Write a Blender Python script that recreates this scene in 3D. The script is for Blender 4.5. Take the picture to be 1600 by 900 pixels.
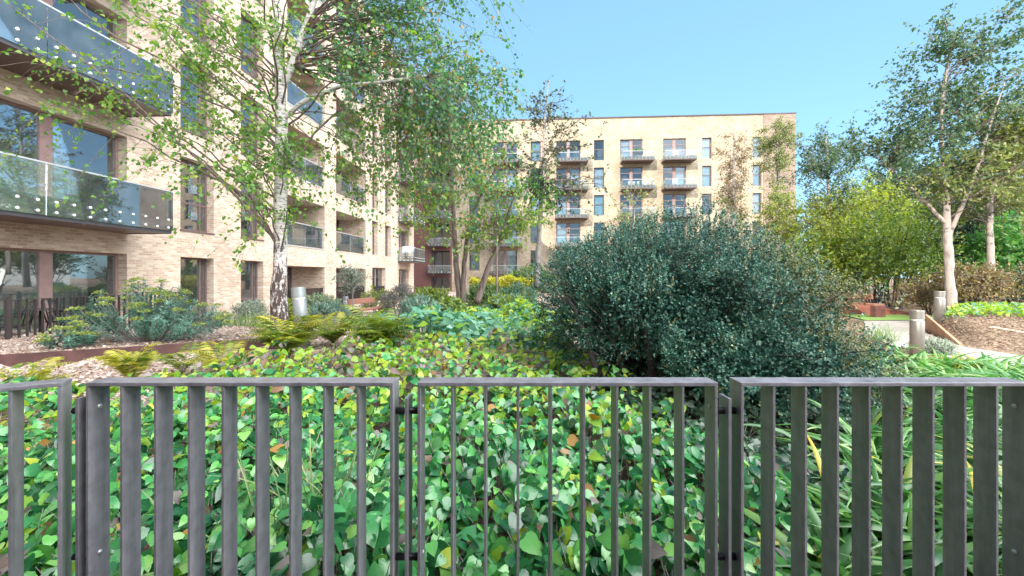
import bpy, math, random
import numpy as np
from mathutils import Vector, Matrix
R = math.radians
for o in list(bpy.data.objects): bpy.data.objects.remove(o)
S = bpy.context.scene
COL = S.collection

# ------------------------------------------------------------------ camera, sky, sun, exposure
EYE, F, CX, HY = 1.45, 641.0, 800.0, 432.0
cd = bpy.data.cameras.new('camera'); cam = bpy.data.objects.new('camera', cd); COL.objects.link(cam)
cam.location = (0, 0, EYE); cam.rotation_euler = (R(90), 0, 0)
cd.sensor_width = 36; cd.lens = F/1600*36; cd.shift_y = -(450-HY)/1600
cd.clip_start = .05; cd.clip_end = 3000
S.camera = cam
SUN_AZ, SUN_EL = R(27), R(25)          # azimuth of travel measured from +Y towards +X
w = bpy.data.worlds.new('World'); S.world = w; w.use_nodes = True
nt = w.node_tree; bg = nt.nodes['Background']
sky = nt.nodes.new('ShaderNodeTexSky'); sky.sky_type = 'NISHITA'; sky.sun_disc = False
sky.sun_elevation = SUN_EL; sky.sun_rotation = math.pi + SUN_AZ
sky.air_density = 1.0; sky.dust_density = .8; sky.ozone_density = 1.6
# bright thin cloud added out of view, overhead and right, to light the shaded garden
tc = nt.nodes.new('ShaderNodeTexCoord'); dt = nt.nodes.new('ShaderNodeVectorMath'); dt.operation = 'DOT_PRODUCT'; dt.inputs[1].default_value = (.60, -.30, .63)
nt.links.new(tc.outputs['Generated'], dt.inputs[0])
cn = nt.nodes.new('ShaderNodeTexNoise'); cn.inputs['Scale'].default_value = 3.0; cn.inputs['Detail'].default_value = 6.0
nt.links.new(tc.outputs['Generated'], cn.inputs['Vector'])
ca = nt.nodes.new('ShaderNodeMath'); ca.operation = 'MULTIPLY_ADD'; ca.inputs[1].default_value = .35
nt.links.new(cn.outputs[0], ca.inputs[0]); nt.links.new(dt.outputs['Value'], ca.inputs[2])
cr = nt.nodes.new('ShaderNodeMapRange'); cr.interpolation_type = 'SMOOTHSTEP'; cr.inputs[1].default_value = .74; cr.inputs[2].default_value = 1.04
nt.links.new(ca.outputs[0], cr.inputs[0])
ct = nt.nodes.new('ShaderNodeMix'); ct.data_type = 'RGBA'; ct.blend_type = 'MULTIPLY'; ct.inputs[0].default_value = 1; ct.inputs[7].default_value = (.55, .67, .80, 1)
nt.links.new(sky.outputs[0], ct.inputs[6])
cm = nt.nodes.new('ShaderNodeMix'); cm.data_type = 'RGBA'; cm.inputs[7].default_value = (18, 18, 18.2, 1)
hz = nt.nodes.new('ShaderNodeMix'); hz.data_type = 'RGBA'; hz.inputs[0].default_value = .72; hz.inputs[7].default_value = (.62, 1.24, 1.64, 1)   # thin even haze
nt.links.new(ct.outputs[2], hz.inputs[6])
nt.links.new(cr.outputs[0], cm.inputs[0]); nt.links.new(hz.outputs[2], cm.inputs[6])
nt.links.new(cm.outputs[2], bg.inputs[0]); bg.inputs[1].default_value = .15
ld = bpy.data.lights.new('sun', 'SUN'); ld.energy = 2.0; ld.angle = R(.5); ld.color = (1, .92, .80)
sun = bpy.data.objects.new('sun', ld); COL.objects.link(sun)
sd = Vector((math.sin(SUN_AZ)*math.cos(SUN_EL), math.cos(SUN_AZ)*math.cos(SUN_EL), -math.sin(SUN_EL)))
sun.rotation_euler = sd.to_track_quat('-Z', 'Y').to_euler(); sun.location = (-30, -40, 40)
S.view_settings.view_transform = 'Standard'; S.view_settings.look = 'None'
S.view_settings.gamma = 1; S.view_settings.use_curve_mapping = False
S.view_settings.exposure = 1.95
S.cycles.max_bounces = 8; S.cycles.transparent_max_bounces = 16
S.cycles.use_denoising = True
try: S.cycles.denoiser = 'OPENIMAGEDENOISE'
except Exception: pass

def W(px, py, Y):                       # a point of the place from its bearing and its distance
    return Vector(((px-CX)/F*Y, Y, EYE-(py-HY)/F*Y))
def sm(t):
    t = np.clip(t, 0, 1); return t*t*(3-2*t)

# ------------------------------------------------------------------ helpers
def link(o, parent=None):
    COL.objects.link(o)
    if parent is not None: o.parent = parent
    return o
def tag(o, label=None, cat=None, group=None, kind=None):
    if label: o['label'] = label
    if cat: o['category'] = cat
    if group: o['group'] = group
    if kind: o['kind'] = kind
    return o
def empty(name, loc=(0, 0, 0), rz=0):
    o = bpy.data.objects.new(name, None); o.empty_display_size = .2
    o.location = loc; o.rotation_euler = (0, 0, rz); return link(o)
class MB:
    def __init__(s): s.v = []; s.f = []; s.m = []
    def face(s, pts, m=0):
        i = len(s.v); s.v += [tuple(p) for p in pts]; s.f.append(tuple(range(i, i+len(pts)))); s.m.append(m)
    def box(s, a, b, m=0):
        (x0, y0, z0), (x1, y1, z1) = a, b
        i = len(s.v)
        s.v += [(x0,y0,z0),(x1,y0,z0),(x1,y1,z0),(x0,y1,z0),(x0,y0,z1),(x1,y0,z1),(x1,y1,z1),(x0,y1,z1)]
        for q in ((0,3,2,1),(4,5,6,7),(0,1,5,4),(1,2,6,5),(2,3,7,6),(3,0,4,7)):
            s.f.append(tuple(i+k for k in q)); s.m.append(m)
    def obox(s, M, size, m=0):           # box centred in frame M
        i = len(s.v); hx, hy, hz = [q/2 for q in size]
        for p in ((-hx,-hy,-hz),(hx,-hy,-hz),(hx,hy,-hz),(-hx,hy,-hz),(-hx,-hy,hz),(hx,-hy,hz),(hx,hy,hz),(-hx,hy,hz)):
            s.v.append(tuple(M @ Vector(p)))
        for q in ((0,3,2,1),(4,5,6,7),(0,1,5,4),(1,2,6,5),(2,3,7,6),(3,0,4,7)):
            s.f.append(tuple(i+k for k in q)); s.m.append(m)
    def tube(s, pts, rads, n=6, cap=True, m=0):
        pts = [Vector(p) for p in pts]; k = len(pts); base = len(s.v)
        up = Vector((.13, .31, 1)).normalized(); side = None
        for j in range(k):
            t = (pts[min(j+1, k-1)]-pts[max(j-1, 0)])
            if t.length < 1e-9: t = Vector((0, 0, 1))
            t.normalize()
            if side is None:
                side = t.cross(Vector((0, 1, 0)) if abs(t.z) > .9 else Vector((0, 0, 1))).normalized()
            else:
                side = (side - t*side.dot(t)).normalized()
            b = t.cross(side); r = rads[j] if hasattr(rads, '__len__') else rads
            for q in range(n):
                a = 2*math.pi*q/n
                s.v.append(tuple(pts[j] + (side*math.cos(a)+b*math.sin(a))*r))
        for j in range(k-1):
            for q in range(n):
                a = base+j*n+q; b2 = base+j*n+(q+1) % n
                s.f.append((a, b2, b2+n, a+n)); s.m.append(m)
        if cap:
            s.f.append(tuple(base+q for q in reversed(range(n)))); s.m.append(m)
            s.f.append(tuple(base+(k-1)*n+q for q in range(n))); s.m.append(m)
    def lathe(s, prof, c=(0, 0, 0), n=24, m=0):
        s.tube([(c[0], c[1], c[2]+z) for r, z in prof], [max(r, 1e-4) for r, z in prof], n, True, m)
    def disc(s, c, nrm, r, h, n=10, m=0):
        c = Vector(c); nrm = Vector(nrm).normalized(); s.tube([c, c+nrm*h], [r, r], n, True, m)
    def build(s, name, mats, parent=None, smooth=False, bevel=0):
        me = bpy.data.meshes.new(name); me.from_pydata(s.v, [], s.f)
        if not isinstance(mats, (list, tuple)): mats = [mats]
        for m in mats: me.materials.append(m)
        if len(mats) > 1: me.polygons.foreach_set('material_index', s.m)
        if smooth: me.polygons.foreach_set('use_smooth', [True]*len(s.f))
        me.update()
        o = link(bpy.data.objects.new(name, me), parent)
        if bevel:
            b = o.modifiers.new('bevel', 'BEVEL'); b.width = bevel; b.segments = 2; b.limit_method = 'ANGLE'
        return o

# leaf templates: verts (x across, y along, z normal), triangles
def T_heart():
    half = [(.22, -.05), (.38, .12), (.40, .34), (.29, .64), (.12, .88)]
    mid = [(0, 0), (0, .22), (0, .5), (0, .78), (0, 1.04)]
    V = [(x, y, .10*y-.34*y*y) for x, y in mid]
    Tt = []
    for sgn in (1, -1):
        o0 = len(V)
        V += [(sgn*x, y, .42*x-.75*x*x+.10*max(y, 0)-.38*max(y, 0)**2) for x, y in half]
        tri = [(0, o0, o0+1), (0, o0+1, 1), (1, o0+1, o0+2), (1, o0+2, 2), (2, o0+2, o0+3), (2, o0+3, 3), (3, o0+3, o0+4), (3, o0+4, 4)]
        Tt += tri if sgn == 1 else [(a, c, b) for a, b, c in tri]
    return np.array(V, float), np.array(Tt)
def T_oval(wd=.32, fold=.12):
    V = [(0, 0, 0), (wd, .42, fold), (0, 1, -.12), (-wd, .42, fold), (0, .45, 0)]
    return np.array(V, float), np.array([(0, 1, 4), (4, 1, 2), (0, 4, 3), (4, 2, 3)])
def T_blade(wd=.12):
    V = [(-wd*.6, 0, 0), (wd*.6, 0, 0), (wd, .45, .02), (-wd, .45, .02), (0, 1, -.15)]
    return np.array(V, float), np.array([(0, 1, 2), (0, 2, 3), (3, 2, 4)])
HEART, OVAL, BLADE, NARROW = T_heart(), T_oval(), T_blade(), T_oval(.2, .08)
WIDE = T_oval(.42, .14)

def unit(a): return a/np.maximum(np.linalg.norm(a, axis=-1, keepdims=True), 1e-9)
def mesh_np(name, V, T, mats, parent=None, UV=None, MI=None, smooth=True):
    me = bpy.data.meshes.new(name)
    nv, nf = len(V), len(T)
    me.vertices.add(nv); me.vertices.foreach_set('co', np.ascontiguousarray(V, np.float32).ravel())
    me.loops.add(nf*3); me.loops.foreach_set('vertex_index', np.ascontiguousarray(T, np.int32).ravel())
    me.polygons.add(nf); me.polygons.foreach_set('loop_start', np.arange(0, nf*3, 3, dtype=np.int32))
    me.polygons.foreach_set('loop_total', np.full(nf, 3, np.int32))
    if not isinstance(mats, (list, tuple)): mats = [mats]
    for m in mats: me.materials.append(m)
    if MI is not None: me.polygons.foreach_set('material_index', np.ascontiguousarray(MI, np.int32))
    if UV is not None:
        uv = me.uv_layers.new(name='UVMap'); uv.data.foreach_set('uv', np.ascontiguousarray(UV[T.ravel()], np.float32).ravel())
    if smooth: me.polygons.foreach_set('use_smooth', np.ones(nf, bool))
    me.update(calc_edges=True); me.validate()
    return link(bpy.data.objects.new(name, me), parent)
class Leaves:
    def __init__(s): s.V = []; s.T = []; s.U = []; s.M = []; s.n = 0
    def add(s, P, D, N, size, tmpl=OVAL, width=1.0, mi=0):
        P = np.asarray(P, float); n = len(P)
        if n == 0: return
        D = unit(np.asarray(D, float)); N = np.asarray(N, float)
        X = unit(np.cross(D, N)); Nn = np.cross(X, D)
        sz = np.broadcast_to(np.asarray(size, float), (n,)); wd = np.broadcast_to(np.asarray(width, float), (n,))
        t, tri = tmpl
        V = P[:, None] + sz[:, None, None]*(t[None, :, 0:1]*wd[:, None, None]*X[:, None] + t[None, :, 1:2]*D[:, None] + t[None, :, 2:3]*Nn[:, None])
        k = len(t)
        T = tri[None]+(s.n+np.arange(n)*k)[:, None, None]
        s.V.append(V.reshape(-1, 3)); s.T.append(T.reshape(-1, 3)); s.n += n*k
        s.U.append(np.tile(t[:, :2], (n, 1)))
        s.M.append(np.repeat(np.broadcast_to(np.asarray(mi, np.int32), (n,)), len(tri)))
    def ribbon(s, pts, widths, side, mi=0, keel=.25):
        pts = np.asarray(pts, float); k = len(pts)
        t = unit(np.gradient(pts, axis=0)); sd_ = unit(side-(t*np.sum(t*side, 1, keepdims=True))); nn = np.cross(sd_, t)
        wv = np.asarray(widths)[:, None]
        V = np.stack([pts-sd_*wv*.5+nn*wv*keel, pts, pts+sd_*wv*.5+nn*wv*keel], 1).reshape(-1, 3)
        T = []
        for j in range(k-1):
            a = s.n+j*3
            for q in (0, 1): T += [(a+q, a+q+1, a+q+4), (a+q, a+q+4, a+q+3)]
        s.V.append(V); s.T.append(np.array(T)); s.n += len(V)
        u = np.stack([np.tile([-.5, 0, .5], k), np.repeat(np.linspace(0, 1, k), 3)], 1); s.U.append(u)
        s.M.append(np.full(len(T), mi, np.int32))
    def build(s, name, mats, parent=None):
        return mesh_np(name, np.concatenate(s.V), np.concatenate(s.T), mats, parent, np.concatenate(s.U), np.concatenate(s.M))

# ------------------------------------------------------------------ materials
def mat(name):
    m = bpy.data.materials.new(name); m.use_nodes = True
    t = m.node_tree; p = t.nodes['Principled BSDF']; return m, t, p
def N_(t, typ, **kw):
    n = t.nodes.new(typ)
    for k, v in kw.items():
        if k.startswith('i_'):
            key = k[2:]; n.inputs[int(key) if key.isdigit() else key.replace('_', ' ')].default_value = v
        else: setattr(n, k, v)
    return n
def ramp(t, stops, interp='LINEAR'):
    n = t.nodes.new('ShaderNodeValToRGB'); e = n.color_ramp; e.interpolation = interp
    while len(e.elements) < len(stops): e.elements.new(.5)
    for el, (p, c) in zip(e.elements, stops): el.position = p; el.color = (*c, 1)
    return n
def solid(name, col, rough=.5, metal=0, var=.12, scale=6, bump=0, spec=.5):
    m, t, p = mat(name)
    tc = N_(t, 'ShaderNodeTexCoord'); nz = N_(t, 'ShaderNodeTexNoise', i_Scale=scale, i_Detail=5.0)
    t.links.new(tc.outputs['Object'], nz.inputs['Vector'])
    c0 = tuple(max(0, c*(1-var)) for c in col); c1 = tuple(c*(1+var) for c in col)
    r = ramp(t, [(.3, c0), (.7, c1)]); t.links.new(nz.outputs[0], r.inputs[0]); t.links.new(r.outputs[0], p.inputs['Base Color'])
    p.inputs['Roughness'].default_value = rough; p.inputs['Metallic'].default_value = metal
    p.inputs['Specular IOR Level'].default_value = spec
    if bump:
        b = N_(t, 'ShaderNodeBump', i_Strength=bump, i_Distance=.01); t.links.new(nz.outputs[0], b.inputs['Height']); t.links.new(b.outputs[0], p.inputs['Normal'])
    return m
def leafmat(name, stops, rough=.42, trans=.3, rib=0, spec=.5, interp='LINEAR'):
    m, t, p = mat(name)
    g = N_(t, 'ShaderNodeNewGeometry'); r = ramp(t, stops, interp); t.links.new(g.outputs['Random Per Island'], r.inputs[0])
    col = r.outputs[0]
    if rib:
        tc = N_(t, 'ShaderNodeUVMap'); sp = N_(t, 'ShaderNodeSeparateXYZ'); t.links.new(tc.outputs[0], sp.inputs[0])
        ab = N_(t, 'ShaderNodeMath', operation='ABSOLUTE'); t.links.new(sp.outputs[0], ab.inputs[0])
        # side veins: lines climbing away from the midrib
        mm = N_(t, 'ShaderNodeMath', operation='MULTIPLY_ADD'); t.links.new(ab.outputs[0], mm.inputs[0]); mm.inputs[1].default_value = -.8; t.links.new(sp.outputs[1], mm.inputs[2])
        fr = N_(t, 'ShaderNodeMath', operation='MULTIPLY'); t.links.new(mm.outputs[0], fr.inputs[0]); fr.inputs[1].default_value = 40
        sn = N_(t, 'ShaderNodeMath', operation='SINE'); t.links.new(fr.outputs[0], sn.inputs[0])
        rr = ramp(t, [(.0, (1, 1, 1)), (.035, (.0, .0, .0))]); t.links.new(ab.outputs[0], rr.inputs[0])
        r2 = ramp(t, [(.86, (0, 0, 0)), (1, (.10, .10, .10))]); t.links.new(sn.outputs[0], r2.inputs[0])
        mx = N_(t, 'ShaderNodeMath', operation='MAXIMUM'); t.links.new(rr.outputs[0], mx.inputs[0]); t.links.new(r2.outputs[0], mx.inputs[1])
        hs = N_(t, 'ShaderNodeMix', data_type='RGBA'); t.links.new(mx.outputs[0], hs.inputs[0])
        lt = N_(t, 'ShaderNodeMix', data_type='RGBA', blend_type='ADD'); lt.inputs[0].default_value = 1; t.links.new(col, lt.inputs[6]); lt.inputs[7].default_value = (rib*.8, rib, rib*.5, 1)
        t.links.new(col, hs.inputs[6]); t.links.new(lt.outputs[2], hs.inputs[7]); col = hs.outputs[2]
        bp = N_(t, 'ShaderNodeBump', i_Strength=.04, i_Distance=.002); t.links.new(sn.outputs[0], bp.inputs['Height']); t.links.new(bp.outputs[0], p.inputs['Normal'])
    t.links.new(col, p.inputs['Base Color']); p.inputs['Roughness'].default_value = rough; p.inputs['Specular IOR Level'].default_value = spec
    tr = N_(t, 'ShaderNodeBsdfTranslucent'); hv = N_(t, 'ShaderNodeHueSaturation', i_Saturation=1.15, i_Value=1.6); t.links.new(col, hv.inputs['Color']); t.links.new(hv.outputs[0], tr.inputs[0])
    mx2 = N_(t, 'ShaderNodeMixShader'); mx2.inputs[0].default_value = trans
    t.links.new(p.outputs[0], mx2.inputs[1]); t.links.new(tr.outputs[0], mx2.inputs[2])
    t.links.new(mx2.outputs[0], t.nodes['Material Output'].inputs[0])
    return m
def brick(name, c1, c2, c3, mortar, sc=1.0):
    m, t, p = mat(name)
    tc = N_(t, 'ShaderNodeTexCoord'); sp = N_(t, 'ShaderNodeSeparateXYZ'); t.links.new(tc.outputs['Object'], sp.inputs[0])
    ad = N_(t, 'ShaderNodeMath', operation='ADD'); t.links.new(sp.outputs[0], ad.inputs[0]); t.links.new(sp.outputs[1], ad.inputs[1])
    cb = N_(t, 'ShaderNodeCombineXYZ'); t.links.new(ad.outputs[0], cb.inputs[0]); t.links.new(sp.outputs[2], cb.inputs[1])
    bt = N_(t, 'ShaderNodeTexBrick', i_Scale=1.0); bt.inputs['Brick Width'].default_value = .225*sc; bt.inputs['Row Height'].default_value = .075*sc
    bt.inputs['Mortar Size'].default_value = .010; bt.inputs['Mortar Smooth'].default_value = .2; bt.inputs['Bias'].default_value = 0
    bt.inputs['Color1'].default_value = (0, 0, 0, 1); bt.inputs['Color2'].default_value = (1, 1, 1, 1); bt.inputs['Mortar'].default_value = (.5, .5, .5, 1)
    t.links.new(cb.outputs[0], bt.inputs['Vector'])
    r = ramp(t, [(0, c1), (.45, c2), (.8, c3), (1, tuple(c*1.15 for c in c3))]); t.links.new(bt.outputs['Color'], r.inputs[0])
    nz = N_(t, 'ShaderNodeTexNoise', i_Scale=.55, i_Detail=6.0, i_Roughness=.6); t.links.new(cb.outputs[0], nz.inputs['Vector'])
    rz = ramp(t, [(.3, (.78, .76, .76)), (.7, (1.12, 1.12, 1.12))]); t.links.new(nz.outputs[0], rz.inputs[0])
    nf = N_(t, 'ShaderNodeTexNoise', i_Scale=45.0, i_Detail=3.0); t.links.new(cb.outputs[0], nf.inputs['Vector'])
    rf = ramp(t, [(.25, (.8, .8, .8)), (.75, (1.15, 1.15, 1.15))]); t.links.new(nf.outputs[0], rf.inputs[0])
    mo = N_(t, 'ShaderNodeMix', data_type='RGBA'); t.links.new(bt.outputs['Fac'], mo.inputs[0]); t.links.new(r.outputs[0], mo.inputs[6]); mo.inputs[7].default_value = (*mortar, 1)
    m1 = N_(t, 'ShaderNodeMix', data_type='RGBA', blend_type='MULTIPLY'); m1.inputs[0].default_value = 1; t.links.new(mo.outputs[2], m1.inputs[6]); t.links.new(rz.outputs[0], m1.inputs[7])
    m2 = N_(t, 'ShaderNodeMix', data_type='RGBA', blend_type='MULTIPLY'); m2.inputs[0].default_value = 1; t.links.new(m1.outputs[2], m2.inputs[6]); t.links.new(rf.outputs[0], m2.inputs[7])
    t.links.new(m2.outputs[2], p.inputs['Base Color']); p.inputs['Roughness'].default_value = .85; p.inputs['Specular IOR Level'].default_value = .25
    iv = N_(t, 'ShaderNodeMath', operation='SUBTRACT'); iv.inputs[0].default_value = 1; t.links.new(bt.outputs['Fac'], iv.inputs[1])
    a2 = N_(t, 'ShaderNodeMath', operation='MULTIPLY_ADD'); t.links.new(nf.outputs[0], a2.inputs[0]); a2.inputs[1].default_value = .5; t.links.new(iv.outputs[0], a2.inputs[2])
    b = N_(t, 'ShaderNodeBump', i_Strength=.55, i_Distance=.008); t.links.new(a2.outputs[0], b.inputs['Height']); t.links.new(b.outputs[0], p.inputs['Normal'])
    return m
def glass(name, tint, base=.12, rough=.01, film=0, fres=1.0):
    m, t, p = mat(name); t.nodes.remove(p)
    tr = N_(t, 'ShaderNodeBsdfTransparent'); tr.inputs[0].default_value = (*tint, 1)
    gl = N_(t, 'ShaderNodeBsdfGlossy'); gl.inputs['Roughness'].default_value = rough; gl.inputs[0].default_value = (.95, .97, 1, 1)
    fr = N_(t, 'ShaderNodeLayerWeight', i_Blend=.35); ma = N_(t, 'ShaderNodeMath', operation='MULTIPLY_ADD', use_clamp=True)
    t.links.new(fr.outputs['Fresnel'], ma.inputs[0]); ma.inputs[1].default_value = fres; ma.inputs[2].default_value = base
    nz = N_(t, 'ShaderNodeTexNoise', i_Scale=.9, i_Detail=1.0); tc = N_(t, 'ShaderNodeTexCoord'); t.links.new(tc.outputs['Object'], nz.inputs['Vector'])
    b = N_(t, 'ShaderNodeBump', i_Strength=.02, i_Distance=.05); t.links.new(nz.outputs[0], b.inputs['Height']); t.links.new(b.outputs[0], gl.inputs['Normal'])
    mx = N_(t, 'ShaderNodeMixShader'); t.links.new(ma.outputs[0], mx.inputs[0]); 
    body = tr.outputs[0]
    if film:                             # a film of pale colour standing in for sky reflection, patchy
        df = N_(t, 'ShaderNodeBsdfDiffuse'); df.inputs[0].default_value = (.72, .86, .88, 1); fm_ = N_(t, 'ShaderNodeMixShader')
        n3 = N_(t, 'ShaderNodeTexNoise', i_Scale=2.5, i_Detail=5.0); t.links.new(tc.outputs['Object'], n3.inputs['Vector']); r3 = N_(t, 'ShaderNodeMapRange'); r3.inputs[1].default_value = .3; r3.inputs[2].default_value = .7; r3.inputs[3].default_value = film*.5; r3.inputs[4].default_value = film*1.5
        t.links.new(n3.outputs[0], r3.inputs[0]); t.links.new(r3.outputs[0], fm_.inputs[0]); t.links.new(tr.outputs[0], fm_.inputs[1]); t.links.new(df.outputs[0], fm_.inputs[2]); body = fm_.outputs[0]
    t.links.new(body, mx.inputs[1]); t.links.new(gl.outputs[0], mx.inputs[2])
    t.links.new(mx.outputs[0], t.nodes['Material Output'].inputs[0]); return m

BRICK_L = brick('buff_brick', (.38, .275, .20), (.47, .36, .27), (.545, .44, .345), (.50, .43, .36), .84)
BRICK_B = brick('cream_brick', (.30, .225, .15), (.36, .29, .205), (.41, .34, .255), (.36, .305, .24))
BRICK_D = brick('brown_brick', (.20, .14, .105), (.25, .18, .14), (.30, .225, .18), (.25, .20, .17))
FRAME = solid('bronze_window_frame', (.115, .075, .07), .45)
FRAME_P = solid('mauve_window_frame', (.24, .155, .145), .5)
CLAD = solid('brown_metal_cladding', (.13, .06, .055), .45)
SOFFIT = solid('brown_soffit_panel', (.12, .075, .06), .5)
FASCIA = solid('grey_steel_fascia', (.06, .06, .07), .45, .2)
FASCIA_B = solid('brown_perforated_fascia', (.10, .07, .06), .5)
BOLT = solid('white_bolt_cap', (.8, .8, .78), .35)
RAILM = solid('pale_metal_rail', (.55, .55, .56), .35, .5)
GLASS = glass('window_glass', (.82, .88, .90), .16, .01, .03)
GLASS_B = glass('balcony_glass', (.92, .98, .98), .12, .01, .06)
GLASS_W = glass('far_window_glass', (.70, .76, .80), .05, .01, 0, .8)
GLASS_F = glass('far_balcony_glass', (.93, .98, .98), .02, .01, 0, .5)
ROOM = solid('room_wall', (.30, .28, .26), .9)
CURTAIN = solid('white_curtain', (.75, .77, .78), .8)
CURTAIN_T = solid('pale_teal_blind', (.45, .60, .62), .8)
PARAPET = solid('dark_coping', (.06, .045, .05), .5)
def fence_metal():
    m, t, p = mat('bronze_anodised_metal')
    tc = N_(t, 'ShaderNodeTexCoord'); mp = N_(t, 'ShaderNodeMapping'); mp.inputs['Scale'].default_value = (22, 22, 1.6); t.links.new(tc.outputs['Object'], mp.inputs[0])
    n1 = N_(t, 'ShaderNodeTexNoise', i_Scale=1.0, i_Detail=7.0, i_Roughness=.7); t.links.new(mp.outputs[0], n1.inputs['Vector'])
    n2 = N_(t, 'ShaderNodeTexNoise', i_Scale=26.0, i_Detail=5.0); t.links.new(tc.outputs['Object'], n2.inputs['Vector'])
    c1 = ramp(t, [(.25, (.11, .106, .125)), (.5, (.18, .175, .20)), (.78, (.26, .255, .275))]); t.links.new(n1.outputs[0], c1.inputs[0])
    c2 = ramp(t, [(.3, (.75, .74, .74)), (.6, (1, 1, 1)), (.72, (1.0, 1.0, 1.0)), (.78, (1.35, 1.32, 1.3))]); t.links.new(n2.outputs[0], c2.inputs[0])
    mm = N_(t, 'ShaderNodeMix', data_type='RGBA', blend_type='MULTIPLY'); mm.inputs[0].default_value = 1; t.links.new(c1.outputs[0], mm.inputs[6]); t.links.new(c2.outputs[0], mm.inputs[7]); t.links.new(mm.outputs[2], p.inputs['Base Color'])
    rr = N_(t, 'ShaderNodeMapRange'); rr.inputs[1].default_value = .3; rr.inputs[2].default_value = .7; rr.inputs[3].default_value = .30; rr.inputs[4].default_value = .52; t.links.new(n1.outputs[0], rr.inputs[0]); t.links.new(rr.outputs[0], p.inputs['Roughness'])
    p.inputs['Metallic'].default_value = .1; p.inputs['Specular IOR Level'].default_value = .7
    b = N_(t, 'ShaderNodeBump', i_Strength=.06, i_Distance=.003); t.links.new(n2.outputs[0], b.inputs['Height']); t.links.new(b.outputs[0], p.inputs['Normal'])
    return m
FENCE = fence_metal()
PATIOF = solid('black_railing', (.035, .028, .028), .45)
DARKMET = solid('black_metal', (.02, .02, .022), .4, .2)
CORTEN_D = solid('dark_weathering_steel', (.085, .038, .035), .75, .1, .35, 5, .1)
CORTEN = solid('rust_weathering_steel', (.42, .21, .12), .8, 0, .3, 3, .1)
CORTEN_R = solid('red_weathering_steel', (.24, .085, .055), .8, 0, .3, 3, .1)
TIMBER = solid('red_brown_timber', (.27, .125, .085), .55, 0, .2, 12, .05)
RUSTLEG = solid('rust_bench_leg', (.12, .045, .04), .6, .1, .3)
BOLLARD = solid('grey_bollard_metal', (.27, .29, .30), .42, .4, .08)
BOLLARD_S = solid('silver_bollard_metal', (.22, .205, .19), .4, .5, .08)
LENS = solid('bollard_lens', (.7, .72, .72), .3)
CONC = solid('pale_concrete_paving', (.29, .26, .225), .8, 0, .22, 2.2, .1)
PAVE = solid('grey_stone_paving', (.42, .41, .42), .8, 0, .12, 4, .1)
WHITE = solid('white_plastic', (.78, .78, .78), .4)
CLOTH_B = solid('pale_blue_cloth', (.42, .55, .68), .85)
HOSE = solid('pale_hose', (.62, .50, .36), .5)
RENDER_W = solid('white_render', (.72, .70, .66), .8)

def bark_mat(name, base, dark, vs=3.0, lent=True):
    m, t, p = mat(name)
    tc = N_(t, 'ShaderNodeTexCoord'); mp = N_(t, 'ShaderNodeMapping'); mp.inputs['Scale'].default_value = (3.2, 3.2, 13 if lent else .8)
    t.links.new(tc.outputs['Object'], mp.inputs[0])
    nz = N_(t, 'ShaderNodeTexNoise', i_Scale=vs, i_Detail=6.0, i_Roughness=.65, i_Distortion=.6); t.links.new(mp.outputs[0], nz.inputs['Vector'])
    col = ramp(t, [(.36, dark), (.44, tuple(.6*a+.4*b for a, b in zip(base, dark))), (.52, base), (.8, tuple(c*1.1 for c in base))]); t.links.new(nz.outputs[0], col.inputs[0])
    out = col.outputs[0]
    if lent:                              # rough black plates low on a birch stem
        n2 = N_(t, 'ShaderNodeTexNoise', i_Scale=7.0, i_Detail=6.0, i_Roughness=.7); m2 = N_(t, 'ShaderNodeMapping'); m2.inputs['Scale'].default_value = (2.2, 2.2, .8)
        t.links.new(tc.outputs['Object'], m2.inputs[0]); t.links.new(m2.outputs[0], n2.inputs['Vector'])
        sp = N_(t, 'ShaderNodeSeparateXYZ'); t.links.new(tc.outputs['Object'], sp.inputs[0])
        ma = N_(t, 'ShaderNodeMath', operation='MULTIPLY_ADD'); t.links.new(sp.outputs[2], ma.inputs[0]); ma.inputs[1].default_value = -.13; t.links.new(n2.outputs[0], ma.inputs[2])
        rr = ramp(t, [(.32, (0, 0, 0)), (.38, (1, 1, 1))]); t.links.new(ma.outputs[0], rr.inputs[0])
        mx = N_(t, 'ShaderNodeMix', data_type='RGBA'); t.links.new(rr.outputs[0], mx.inputs[0]); t.links.new(out, mx.inputs[6]); mx.inputs[7].default_value = (.07, .045, .04, 1); out = mx.outputs[2]
    t.links.new(out, p.inputs['Base Color']); p.inputs['Roughness'].default_value = .8
    b = N_(t, 'ShaderNodeBump', i_Strength=.6, i_Distance=.015); t.links.new(nz.outputs[0], b.inputs['Height']); t.links.new(b.outputs[0], p.inputs['Normal'])
    return m
BIRCH = bark_mat('birch_bark', (.62, .58, .55), (.07, .05, .045))
BARK = bark_mat('brown_bark', (.17, .125, .11), (.05, .035, .03), 4, False)
BARK_P = bark_mat('pale_bark', (.34, .29, .265), (.20, .16, .15), 3, False)
BARK_G = bark_mat('grey_bark', (.26, .23, .22), (.10, .085, .08), 4, False)
BARK_D = bark_mat('dark_twig_bark', (.055, .042, .045), (.02, .016, .018), 4, False)

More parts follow.
